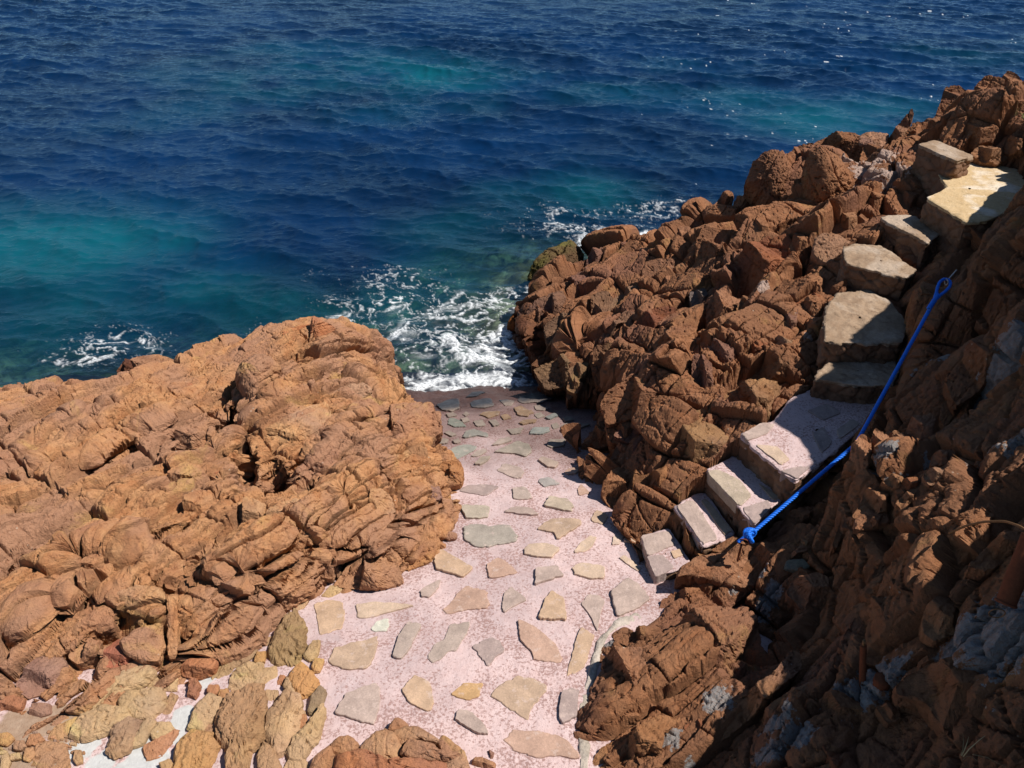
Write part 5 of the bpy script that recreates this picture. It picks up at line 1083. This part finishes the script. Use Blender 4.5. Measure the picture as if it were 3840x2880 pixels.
# ------------------------------------------------------------------ steps
def step(L, v, poly, z, depth, top_mat, label, flags=(), riser_mat=None, col=(1, 1, 1), rough=.012, tilt=0.0, rel=1.0):
    """one step: a body with a worn top and rough sides, its paving stones as parts"""
    poly = zp(v, poly); W3 = np.array([at_z(px, py, z) for px, py in poly]); c = W3.mean(0)
    if 0.5*np.sum(W3[:, 0]*np.roll(W3[:, 1], -1)-np.roll(W3[:, 0], -1)*W3[:, 1]) < 0: W3 = W3[::-1]
    ab = W3[:, :2]
    nx_ = np.roll(ab, -1, 0); ab = np.stack([ab*0.95+nx_*0.05, ab*0.05+nx_*0.95], 1).reshape(-1, 2)
    cen = ab.mean(0); cl = np.concatenate([ab, ab[:1]]); cs = np.concatenate([[0], np.cumsum(np.linalg.norm(np.diff(cl, axis=0), axis=1))])
    M = int(cs[-1]/0.011); tt = np.linspace(0, cs[-1], M, endpoint=False); B = np.stack([np.interp(tt, cs, cl[:, 0]), np.interp(tt, cs, cl[:, 1])], 1)
    R = np.linalg.norm(B-cen, axis=1).mean(); B = cen+(B-cen)*(1+rough/R*fbm(np.stack([B[:, 0]*14, B[:, 1]*14, np.full(M, z*9)], 1), 31, 4, .6))[:, None]
    def zz(X, Y): return z+tilt*(Y-cen[1])+rel*0.008*fbm(np.stack([X*5, Y*5, 0*X+z], 1), 41, 4)+rel*0.004*fbm(np.stack([X*22, Y*22, 0*X+z], 1), 43, 4)
    rows = []
    ss = list(np.linspace(.03, .94, 26))+[.965, .985, .996, 1.0]
    for s in ss:
        q = cen+(B-cen)*s; zt = zz(q[:, 0], q[:, 1])-np.clip((s-.955)/.045, 0, 1)**2*0.009; rows.append(np.stack([q[:, 0], q[:, 1], zt], 1))
    zr = rows[-1][:, 2]
    for u in np.linspace(.06, 1, int(depth/0.012)): rows.append(np.stack([B[:, 0], B[:, 1], zr-depth*u], 1))
    nr = len(rows); V = np.concatenate(rows); idx = np.arange(nr*M).reshape(nr, M); n2 = np.roll(idx, -1, 1)
    Fq = np.stack([idx[:-1], idx[1:], n2[1:], n2[:-1]], -1).reshape(-1, 4); N = vnormals(V, Fq)
    side = np.repeat(np.arange(nr) > len(ss)-2, M)
    D = (rel*0.010*fbm(V*7, 51, 4)+0.006*fbm(V*28, 53, 4)); f1, e, h, vv = voro(V/np.array([.14, .14, .10]), 57); D = D+0.02*(hr(h, 1)-.5)-0.018*np.exp(-(e/.09)**2)
    V = V+N*(D*side)[:, None]
    root = empty('stone_step', (c[0], c[1], z-depth)); tag(root, label, 'step', 'steps climbing from the path along the cliff')
    nt_ = (len(ss)-1)*M
    me = mesh_from('tread', V, Fq[:nt_+M*1]); link('tread', me, top_mat, root, col)
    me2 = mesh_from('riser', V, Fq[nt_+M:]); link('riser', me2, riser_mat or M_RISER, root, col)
    for i, (fv, pl, fc) in enumerate(flags): slab('paving_stone', zp(fv, pl), zz, int(z*1000)+i, M_FLAG, root, fc, th=.010, jag=.010, deep=.09)
    return root
ST = []
step(ST, *STEPS[0], .25, M_PINK, 'lowest step beside the rock pillar, set with grey, purple and small ochre stones',
  [('I', [(383,140),(520,118),(547,185),(415,238)], GR), ('I', [(413,242),(490,230),(547,290),(455,342)], PP), ('I', [(525,215),(580,200),(592,230),(545,250)], OCH)])
step(ST, *STEPS[1], .3, M_PINK, 'second step up, edged with one long grey brown stone',
  [('H', [(338,1292),(430,1255),(567,1470),(480,1497)], GR), ('H', [(470,1262),(500,1252),(640,1420),(602,1452),(560,1400)], TN)])
step(ST, *STEPS[2], .34, M_PINK, 'third step up, with a big tan stone at its edge and pink mortar behind',
  [('H', [(508,1100),(560,1092),(690,1160),(747,1240),(680,1297),(520,1130)], (.44,.36,.28)), ('H', [(690,1302),(830,1260),(852,1300),(760,1392)], PP), ('H', [(782,1172),(820,1190),(907,1245),(860,1262)], TN)])
step(ST, *STEPS[3], .4, M_PINK, 'wide pink landing crossed by the curved shadow and the blue rope',
  [('H', [(690,905),(800,842),(872,850),(830,900),(720,942)], GR), ('H', [(760,962),(880,970),(952,1042),(902,1072)], YL), ('H', [(900,1102),(1000,1080),(1062,1080),(990,1145)], PP), ('H', [(1070,900),(1130,860),(1180,950),(1120,1010)], PP), ('H', [(1200,880),(1290,820),(1330,850),(1220,930)], GR), ('H', [(1040,780),(1150,740),(1230,790),(1130,830)], PP)])
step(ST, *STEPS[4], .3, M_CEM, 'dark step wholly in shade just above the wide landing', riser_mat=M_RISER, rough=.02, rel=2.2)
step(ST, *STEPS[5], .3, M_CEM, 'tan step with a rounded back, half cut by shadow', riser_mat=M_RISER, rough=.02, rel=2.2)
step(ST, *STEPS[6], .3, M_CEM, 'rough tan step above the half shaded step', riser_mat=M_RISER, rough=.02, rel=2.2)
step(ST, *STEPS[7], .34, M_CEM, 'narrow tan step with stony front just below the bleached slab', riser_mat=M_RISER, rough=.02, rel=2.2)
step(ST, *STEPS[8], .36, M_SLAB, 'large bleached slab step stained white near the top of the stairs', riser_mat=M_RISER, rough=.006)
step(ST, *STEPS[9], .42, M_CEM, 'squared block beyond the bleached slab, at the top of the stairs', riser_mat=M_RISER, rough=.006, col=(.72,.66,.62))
# pale cement lip along the right side of the path
def strip(name, pts, H, w, h, mat, label, cat):
    P = np.array([at_h(px, py, H) for px, py in pts]); cl = np.concatenate([[0], np.cumsum(np.linalg.norm(np.diff(P[:, :2], axis=0), axis=1))]); n = int(cl[-1]/.012)
    t = np.linspace(0, cl[-1], n); Q = np.stack([np.interp(t, cl, P[:, j]) for j in range(2)], 1)
    for _ in range(8): Q[1:-1] = (Q[:-2]+2*Q[1:-1]+Q[2:])/4
    T = np.gradient(Q, axis=0); T /= np.linalg.norm(T, axis=1)[:, None]; S2 = np.stack([T[:, 1], -T[:, 0]], 1)
    ww = w*(1+1.1*fbm(np.stack([t*4, 0*t, 0*t], 1), 71, 3)); rows = []
    for u in np.linspace(-1, 1, 15):
        q = Q+S2*(u*ww)[:, None]; z = H(q[:, 0], q[:, 1])+h*(1-abs(u)**2.5)-.02*(abs(u) > .95)
        rows.append(np.stack([q[:, 0], q[:, 1], z], 1))
    G = np.array(rows); V = G.reshape(-1, 3); V[:, 2] += .022*fbm(V*17, 73, 4); idx = np.arange(len(V)).reshape(G.shape[:2])
    Fq = np.stack([idx[:-1, :-1], idx[1:, :-1], idx[1:, 1:], idx[:-1, 1:]], -1).reshape(-1, 4)
    o = link(name, mesh_from(name, V, Fq), mat); recenter(o, V.mean(0)*[1, 1, 0]+[0, 0, V[:, 2].min()]); tag(o, label, cat)
strip('cement_kerb', [(2190,2890),(2192,2780),(2200,2640),(2222,2520),(2255,2400),(2310,2340),(2400,2310)], path_z, .036, .010, M_EDGE, 'pale grey cement lip along the right edge of the pink path', 'kerb')
# ------------------------------------------------------------------ sea bed and sea
def seabed_mat():
    m, n, b, out = M_new('seabed'); k = NB(n); pos = k.add('ShaderNodeNewGeometry').outputs['Position']
    a = k.noise(pos, 0.9, 5, .6, .4); f = k.noise(pos, 5, 6, .65, .5)
    col = k.mix(k.ramp(a, [(.44, 0.0), (.54, 1.0)]), (0.16, 0.13, 0.06), (0.55, 0.52, 0.36)); col = k.mix(k.ramp(f, [(.42, .85), (.6, 0.0)]), col, (0.10, 0.08, 0.04))
    k.l(col, b.inputs['Base Color']); b.inputs['Roughness'].default_value = .8; k.l(k.bump(f, .05, .8), b.inputs['Normal']); return m
seabed.data.materials.append(seabed_mat()); tag(seabed, 'rocky sea bed seen through the shallow water', 'sea bed', kind='structure')
def reef(px, py, r, name='submerged_rock'):
    pass
TEAL = [(700,150,3.4,1.3,.9),(900,165,3.0,.9,.8),(400,250,2.2,1.0,.35),(100,560,2.6,1.3,1.0),(330,545,1.5,.7,.8),(90,470,1.8,.7,.6),(150,660,2.0,.9,1.0),(420,620,1.6,.8,.85),(560,680,1.3,.6,.9),(1000,600,1.2,.9,.7),(1080,500,1.5,.9,.8),(1180,430,1.6,.7,.6),(640,690,1.0,.45,.8),
        (1780,262,2.0,.8,.7),(1600,215,2.2,.7,.4),(1950,235,1.8,.7,.5),(1350,200,2.6,.7,.4),(850,660,.9,.5,.7),(740,700,.7,.3,.8),(1250,420,1.3,.7,.7),(2100,110,3,1,.3),(880,200,2.5,1.2,.5),(1560,140,3,.8,.3)]
FOAM = [(1700,1180,1.1,.85,.75),(1820,1330,.65,.5,1.0),(1550,1230,.6,.6,.7),(1600,1330,.5,.4,.7),(1690,1290,.6,.45,.85),(1600,1440,.4,.28,1.0),(1880,1270,.5,.5,.95),(1780,1430,.55,.28,1.0),(1480,1150,.55,.5,.62),(1340,1170,.5,.5,.5),(1360,1060,.8,.35,.42),(1500,1060,.7,.3,.4),(1280,1130,.4,.4,.55),
        (1700,1470,.35,.12,1.15),(1900,1440,.3,.12,1.05),(1940,1180,.5,.35,.6),(2010,1100,.6,.35,.5),(2310,890,.8,.45,1.0),(2230,910,.6,.35,.8),(2420,900,.5,.5,.9),(2250,800,1.2,.5,.55),(2150,840,.9,.4,.5),(2480,780,.7,.6,.5),
        (420,1290,.6,.32,.50),(330,1350,.4,.2,.56),(480,1310,.4,.2,.45),(230,1340,.6,.2,.36),(1000,1230,.5,.2,.25),(1960,1330,.3,.3,.8)]
def make_sea():
    th = np.radians(np.concatenate([np.linspace(-75, -38, 20)[:-1], np.linspace(-38, 38, 1120), np.linspace(38, 75, 20)[1:]]))
    r = [6.0]
    while r[-1] < 75: r.append(r[-1]*1.0024)
    while r[-1] < 12000: r.append(r[-1]*1.12)
    r = np.array(r); T, R_ = np.meshgrid(th, r); sh = T.shape
    X = (R_*np.sin(T)).ravel(); Y = (R_*np.cos(T)).ravel(); P = np.stack([X, Y, 0*X], 1)
    dep = np.clip(-bed_z(X, Y), -1, 9)
    rg_ = np.random.RandomState(4); Z = np.zeros(len(X)); DX = np.zeros(len(X)); DY = np.zeros(len(X))
    wx = X+0.35*fbm(P*.35, 61, 3); wy = Y+0.35*fbm(P*.35+9, 62, 3)
    main = math.radians(248)      # the breeze drives the ripples toward the shore
    gust = 0.75+0.5*fbm(P*.12, 66, 3)
    for i in range(90):
        lam = 0.13*(1.9/0.13)**((i+rg_.rand())/90); a = main+rg_.normal()*0.55; kk = 2*math.pi/lam
        amp = 0.0080*lam*(1.0 if lam < .7 else .8); ph = rg_.rand()*6.28
        u = kk*(wx*math.cos(a)+wy*math.sin(a))+ph
        fade = np.clip(lam/(R_.ravel()*0.006), 0, 1)
        Z += amp*fade*gust*np.sin(u); q = 1.0*amp*fade*gust*np.cos(u); DX += q*math.cos(a); DY += q*math.sin(a)
    calm = sst(-0.1, 0.5, dep)*0.75+0.25
    far = sst(400, 60, R_.ravel())
    Z = (Z+0.02*fbm(P*.5, 64, 3))*calm*far
    teal = np.zeros(len(X)); foam = np.zeros(len(X))
    for cx, cy, rx, ry, w in TEAL:
        c = at_z(cx*ZV['F'][2], cy*ZV['F'][2], 0); d = np.exp(-(((X-c[0])/rx)**2+((Y-c[1])/(ry*(1+c[1]*.06)))**2)); teal = np.maximum(teal, w*d)
    teal = np.clip(teal*(0.78+0.8*fbm(P*.5+3, 67, 5))+0.12*fbm(P*.3+3, 68, 4), 0, 1)
    for cx, cy, rx, ry, w in FOAM:
        c = at_z(cx, cy, 0); d = np.exp(-(((X-c[0])/rx)**2+((Y-c[1])/ry)**2)); foam = np.maximum(foam, w*d)
    swash = sst(0.22, 0.02, dep)*sst(9.5, 8, Y)*sst(-1.6, -1.0, X)*sst(.6, .2, X); foam = np.maximum(foam, swash*.8)
    # webs of foam: ridges of warped noise
    on = foam > .03; F = np.zeros(len(X)); q = P[on]; q = q+0.22*np.stack([fbm(q*2.2, 71, 4), fbm(q*2.2+5, 72, 4), 0*q[:, 0]], 1)
    q = q*np.array([1.0, 1.25, 1])
    r1 = 1-np.abs(fbm(q*2.4, 73, 3, .5))*4.2; r2 = 1-np.abs(fbm(q*6.5+4, 75, 3, .5))*3.6; r3 = 1-np.abs(fbm(q*16+8, 76, 3, .5))*3.2; n3 = fbm(q*1.6+7, 77, 3)
    web = np.maximum(0.62*np.clip(r1, 0, 1), 0.5*np.clip(r2, 0, 1))+0.28*np.clip(r2, 0, 1)+0.22*np.clip(r3, 0, 1)+0.35*n3
    F[on] = sst(0.0, 0.62, web-(0.97-1.0*foam[on]))
    F[on] = np.maximum(F[on], .95*sst(.62, 1.15, foam[on]+.45*fbm(q*1.9+3, 78, 4)-.1*(n3 < -.1))*sst(-.25, .25, fbm(q*7+1, 79, 3)+.25))
    Z = Z+0.012*F
    # tiny white flecks painted into the foam colour as sun glitter, denser rightward
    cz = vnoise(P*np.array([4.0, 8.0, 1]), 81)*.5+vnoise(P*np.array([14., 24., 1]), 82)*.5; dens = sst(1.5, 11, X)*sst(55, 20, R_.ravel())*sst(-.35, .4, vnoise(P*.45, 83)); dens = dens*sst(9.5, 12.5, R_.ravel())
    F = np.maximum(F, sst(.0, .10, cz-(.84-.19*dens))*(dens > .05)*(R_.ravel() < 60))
    V = np.stack([X+DX*calm*far, Y+DY*calm*far, Z], 1)
    idx = np.arange(len(V)).reshape(sh); Fq = np.stack([idx[:-1, :-1], idx[1:, :-1], idx[1:, 1:], idx[:-1, 1:]], -1).reshape(-1, 4)
    inner = (dep > -0.35) | (R_.ravel() > 20)
    Fq = Fq[inner[Fq].any(1)]
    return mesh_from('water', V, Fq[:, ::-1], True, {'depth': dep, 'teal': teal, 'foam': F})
def sea_mat():
    m = bpy.data.materials.new('sea_water'); m.use_nodes = True; n = m.node_tree; n.nodes.clear(); k = NB(n)
    out = k.add('ShaderNodeOutputMaterial'); pos = k.add('ShaderNodeNewGeometry').outputs['Position']
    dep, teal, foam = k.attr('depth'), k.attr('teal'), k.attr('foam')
    mp = k.add('ShaderNodeMapping'); mp.inputs['Scale'].default_value = (1.0, 1.7, 1.0); k.l(pos, mp.inputs[0]); pv = mp.outputs[0]
    h = k.math('ADD', k.noise(pv, 4.0, 5, .6, .5), k.math('MULTIPLY', k.noise(pv, 19, 4, .6, .3), .22))
    nb_ = k.bump(h, 0.05, .6)
    deep = k.mix(k.ramp(k.noise(pos, .22, 4, .6), [(.4, 0.0), (.6, 1.0)]), (0.0011, 0.0135, 0.046), (0.002, 0.022, 0.076))
    body = k.mix(k.ramp(teal, [(.1, 0.0), (.9, 1.0)]), deep, (0.003, 0.082, 0.115))
    df = k.add('ShaderNodeBsdfDiffuse'); k.l(body, df.inputs[0])
    tr = k.add('ShaderNodeBsdfTransparent')
    tint = k.ramp(k.math('MULTIPLY', dep, .5), [(0.0, (0.95, .95, .92)), (0.25, (.50, .74, .68)), (0.8, (.10, .38, .40))]); k.l(tint, tr.inputs[0])
    mx = k.add('ShaderNodeMixShader'); k.l(k.ramp(k.math('MULTIPLY', dep, .5), [(0.0, 0.0), (0.2, 0.35), (.9, 1.0)]), mx.inputs[0]); k.l(tr.outputs[0], mx.inputs[1]); k.l(df.outputs[0], mx.inputs[2])
    gl = k.add('ShaderNodeBsdfGlossy'); gl.inputs['Roughness'].default_value = .03; gl.inputs['Color'].default_value = (.76, .92, 1, 1); k.l(nb_, gl.inputs['Normal'])
    fr = k.add('ShaderNodeFresnel'); fr.inputs['IOR'].default_value = 1.333; k.l(nb_, fr.inputs['Normal'])
    m2 = k.add('ShaderNodeMixShader'); k.l(fr.outputs[0], m2.inputs[0]); k.l(mx.outputs[0], m2.inputs[1]); k.l(gl.outputs[0], m2.inputs[2])
    fm = k.add('ShaderNodeBsdfDiffuse'); fm.inputs[0].default_value = (.84, .86, .87, 1)
    m3 = k.add('ShaderNodeMixShader')
    ff = k.math('MULTIPLY', foam, k.ramp(k.noise(pos, 26, 5, .7), [(.32, .15), (.56, .95)]), True)  # the foam mask carries the painted glitter flecks too
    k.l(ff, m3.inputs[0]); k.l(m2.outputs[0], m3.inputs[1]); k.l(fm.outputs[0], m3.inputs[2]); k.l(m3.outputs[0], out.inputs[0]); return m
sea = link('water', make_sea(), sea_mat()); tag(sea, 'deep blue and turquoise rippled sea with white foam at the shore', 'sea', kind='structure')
# ------------------------------------------------------------------ rope and small things
def path_pts(P, step=.01):
    P = np.asarray(P, float); cl = np.concatenate([[0], np.cumsum(np.linalg.norm(np.diff(P, axis=0), axis=1))]); n = max(3, int(cl[-1]/step)); t = np.linspace(0, cl[-1], n)
    return np.stack([np.interp(t, cl, P[:, j]) for j in range(3)], 1)
def smooth(Q, it):
    Q = Q.copy()
    for _ in range(it): Q[1:-1] = (Q[:-2]+2*Q[1:-1]+Q[2:])/4
    return Q
def tube_mesh(name, lines, radii, sides=8):
    Vs = []; Fs = []; o = 0
    for Q, r in zip(lines, radii):
        Q = np.asarray(Q); T = np.gradient(Q, axis=0); T /= np.maximum(np.linalg.norm(T, axis=1), 1e-9)[:, None]
        a = np.cross(T[0], [0.3, 0.2, .9]); a /= np.linalg.norm(a); A = []
        for t in T:
            a = a-np.dot(a, t)*t; a = a/np.linalg.norm(a); A.append(a)
        A = np.array(A); Bn = np.cross(T, A); r = np.broadcast_to(r, (len(Q),))
        ph = np.arange(sides)*2*math.pi/sides
        R_ = Q[:, None]+r[:, None, None]*(A[:, None]*np.cos(ph)[None, :, None]+Bn[:, None]*np.sin(ph)[None, :, None])
        V = R_.reshape(-1, 3); idx = np.arange(len(V)).reshape(len(Q), sides)+o; n2 = np.roll(idx, -1, 1)
        Fs += [tuple(f) for f in np.stack([idx[:-1], n2[:-1], n2[1:], idx[1:]], -1).reshape(-1, 4).tolist()]+[tuple(idx[0][::-1].tolist()), tuple(idx[-1].tolist())]
        Vs.append(V); o += len(V)
    me = bpy.data.meshes.new(name); me.from_pydata(np.concatenate(Vs).tolist(), [], Fs); me.update(); me.polygons.foreach_set('use_smooth', np.ones(len(me.polygons), bool)); return me
def strands(Q, R_, pitch, n=3):
    T = np.gradient(Q, axis=0); T /= np.linalg.norm(T, axis=1)[:, None]; a = np.cross(T[0], [.3, .2, .9]); a /= np.linalg.norm(a); A = []
    for t in T:
        a = a-np.dot(a, t)*t; a = a/np.linalg.norm(a); A.append(a)
    A = np.array(A); B = np.cross(T, A); s = np.concatenate([[0], np.cumsum(np.linalg.norm(np.diff(Q, axis=0), axis=1))]); out = []
    for k in range(n):
        p = s/pitch*2*math.pi+k*2*math.pi/n; out.append(Q+R_*(A*np.cos(p)[:, None]+B*np.sin(p)[:, None]))
    return out
eye = at_z(3546, 1062, 2.72); sp = at_z(3508, 1120, 2.66); mid = at_z(3208, 1668, 1.93); mid2 = at_z(3178, 1692, 1.90); kn = at_z(2812, 2006, 1.52)
ROPE = empty('rope', kn); tag(ROPE, 'twisted blue rope used as a handrail beside the steps', 'rope')
Q = path_pts([sp, mid, mid2, kn], .006); sag = np.zeros(len(Q)); 
Q = smooth(Q, 12)
link('cord', tube_mesh('cord', strands(Q, .0075, .062), [.0078]*3, 7), M_ROPE, ROPE)
e_dir = nrm(eye-sp); sd_ = nrm(np.cross(e_dir, CAM-eye)); L = np.linalg.norm(eye-sp)
lp = [sp+e_dir*L*u*1.25+sd_*w*.034 for u, w in [(0, .2), (.25, .5), (.5, .95), (.75, 1.15), (.93, .8), (1.0, 0), (.93, -.8), (.75, -1.15), (.5, -.95), (.25, -.5), (0, -.2)]]
lq = smooth(path_pts(lp, .005), 6); link('eye_loop', tube_mesh('eye_loop', strands(lq, .0062, .05), [.0066]*3, 7), M_ROPE, ROPE)
wr = path_pts([sp-e_dir*.12, sp+e_dir*.05], .004); link('whipping', tube_mesh('whipping', strands(wr, .0135, .022, 2), [.0072]*2, 7), M_ROPE, ROPE)
rg = random.Random(3); kl = []
for i in range(4):
    t = np.linspace(0, 2*math.pi, 60); ax = nrm([rg.uniform(-1, 1), rg.uniform(-1, 1), rg.uniform(-.6, 1)]); u = nrm(np.cross(ax, [.1, .3, .9])); v = np.cross(ax, u)
    r = rg.uniform(.028, .042); kl += strands(kn+np.array([rg.uniform(-.015, .015), rg.uniform(-.012, .012), rg.uniform(-.01, .012)])+r*(np.cos(t)[:, None]*u+np.sin(t)[:, None]*v*.85)+ax*(.012*np.sin(2*t))[:, None], .0065, .05)
tail = smooth(path_pts([kn, kn+[-.045, -.02, -.005], kn+[-.085, -.035, -.035]], .005), 4); kl += strands(tail, .0065, .05)
link('knot', tube_mesh('knot', kl, [.0070]*len(kl), 7), M_ROPE, ROPE)
# anchors
def ring(c, ax, r, w, n=40):
    ax = nrm(ax); u = nrm(np.cross(ax, [.1, .3, .9])); v = np.cross(ax, u); t = np.linspace(0, 2*math.pi, n); return c+r*(np.cos(t)[:, None]*u+np.sin(t)[:, None]*v)
bolt = empty('eye_bolt', eye); tag(bolt, 'small steel eye bolt in the shaded cliff holding the upper rope end', 'eye bolt')
link('eye', tube_mesh('eye', [ring(eye+e_dir*.015, e_dir+sd_, .022, .004)], [.0045], 8), M_STEEL, bolt); link('shank', tube_mesh('shank', [path_pts([eye+e_dir*.03, eye+e_dir*.16+[.08, .1, -.05]], .02)], [.006], 8), M_STEEL, bolt)
rb = empty('ring_bolt', kn+[-.06, -.03, -.08]); tag(rb, 'rusty ring bolt in the rock that the rope knot is tied to', 'ring bolt')
link('ring', tube_mesh('ring', [ring(kn+[-.045, -.035, -.035], [.3, 1, .2], .034, .004)], [.005], 8), M_RUST, rb); link('shank', tube_mesh('shank', [path_pts([kn+[-.06, -.04, -.06], kn+[-.06, -.04, -.22]], .02)], [.008], 8), M_RUST, rb)
# rusty pipe hanging from the right
def cyl(P0, P1, r, n=28, inner=None, seed=1):
    Q = path_pts([P0, P1], .01); t = np.linspace(0, 1, len(Q)); return tube_mesh('t', [Q], [r*(1+.03*vnoise(np.stack([t*9, 0*t, 0*t+seed], 1), seed))], n)
pa = at_z(3842+30, 2010, 2.98); pb = at_z(3772, 2262, 2.72); PIPE = empty('rusty_pipe', pb); tag(PIPE, 'rusty iron pipe stub sticking out at the right edge in the shade', 'pipe')
link('tube', cyl(pa, pb, .043), M_RUST, PIPE); dv = nrm(pb-pa)
link('end_rim', tube_mesh('end_rim', [ring(pb, dv, .041, .004)], [.007], 8), M_RUST, PIPE)
link('wire_ring', tube_mesh('wire_ring', [ring(pb+dv*.035+[-.02, 0, -.02], [.2, 1, .1], .032, .004)], [.003], 6), M_ROD, PIPE)
# rusty stud
q0 = at_h(3250, 2570, H_cliff); q1 = at_z(3238, 2420, q0[2]+.24); STUD = empty('rusty_stud', q0); tag(STUD, 'rusty iron stud standing up from the shaded rock at lower right', 'stud')
link('rod', cyl(q0-[0, 0, .1], q1, .017), M_RUST, STUD); link('tip', cyl(q1, q1+[-.003, .004, .035], .008), M_ROD, STUD)
nt0 = q0+[.05, -.03, .05]; link('nut', tube_mesh('nut', [path_pts([nt0-[0, 0, .02], nt0+[0, 0, .05]], .02)], [.045], 6), M_RUST, STUD)
# bent rod
bz = [(3560, 2000, 2.55), (3620, 1972, 2.66), (3690, 1956, 2.78), (3770, 1955, 2.88), (3830, 1975, 2.95), (3900, 2030, 2.98)]
o = link('bent_rod', tube_mesh('bent_rod', [smooth(path_pts([at_z(*p) for p in bz], .01), 10)], [.006], 10), M_ROD); recenter(o, at_z(*bz[0])); tag(o, 'thin bent rusty rod arching from the shaded cliff at the right edge', 'rod')
# a few plants
def tuft(name, c, n, h, mat, label, cat, seed, wid=.006):
    r = random.Random(seed); V = []; F = []
    for i in range(n):
        a = r.uniform(0, 6.28); ln = h*r.uniform(.5, 1.1); out = r.uniform(.2, .8)*ln; d = np.array([math.cos(a), math.sin(a), 0]); s = np.array([-d[1], d[0], 0])*wid*r.uniform(.6, 1.3); b = len(V); b0 = np.array(c)+d*.01
        for u in (0, .35, .7, 1): p = b0+d*out*u*u+np.array([0, 0, ln*u*(1-.25*u)]); w = s*(1-u*.93)*(1+u); V += [p-s*0-w, p+np.array([0, 0, .2*wid]), p+w]
        for j in range(3): q = b+j*3; F += [(q, q+1, q+4, q+3), (q+1, q+2, q+5, q+4)]
    me = bpy.data.meshes.new(name); me.from_pydata([tuple(v) for v in V], [], F); me.update(); o = link(name, me, mat); recenter(o, c); return tag(o, label, cat, kind='thing')
tuft('plant', at_h(3838, 520, H_right)+[0, 0, .1], 40, .2, M_LEAF, 'small bright green plant on the cliff at the right edge of the frame', 'plant', 1, .018)
tuft('plant', at_h(3520, 2080, H_cliff)+[0, 0, .02], 26, .09, M_LEAF, 'small dull green tuft in the shaded cliff above the bent rod', 'plant', 2, .005)
tuft('dry_grass', at_h(3790, 480, H_right)+[0, 0, .1], 10, .3, M_STRAW, 'wisp of dry grass beside the green plant on the upper cliff', 'dry grass', 3, .003)
tuft('dry_grass', at_h(3600, 2850, H_cliff)+[0, 0, .02], 5, .22, M_STRAW, 'thin pale dry stalks on the shaded rock at the bottom right', 'dry grass', 4, .002)
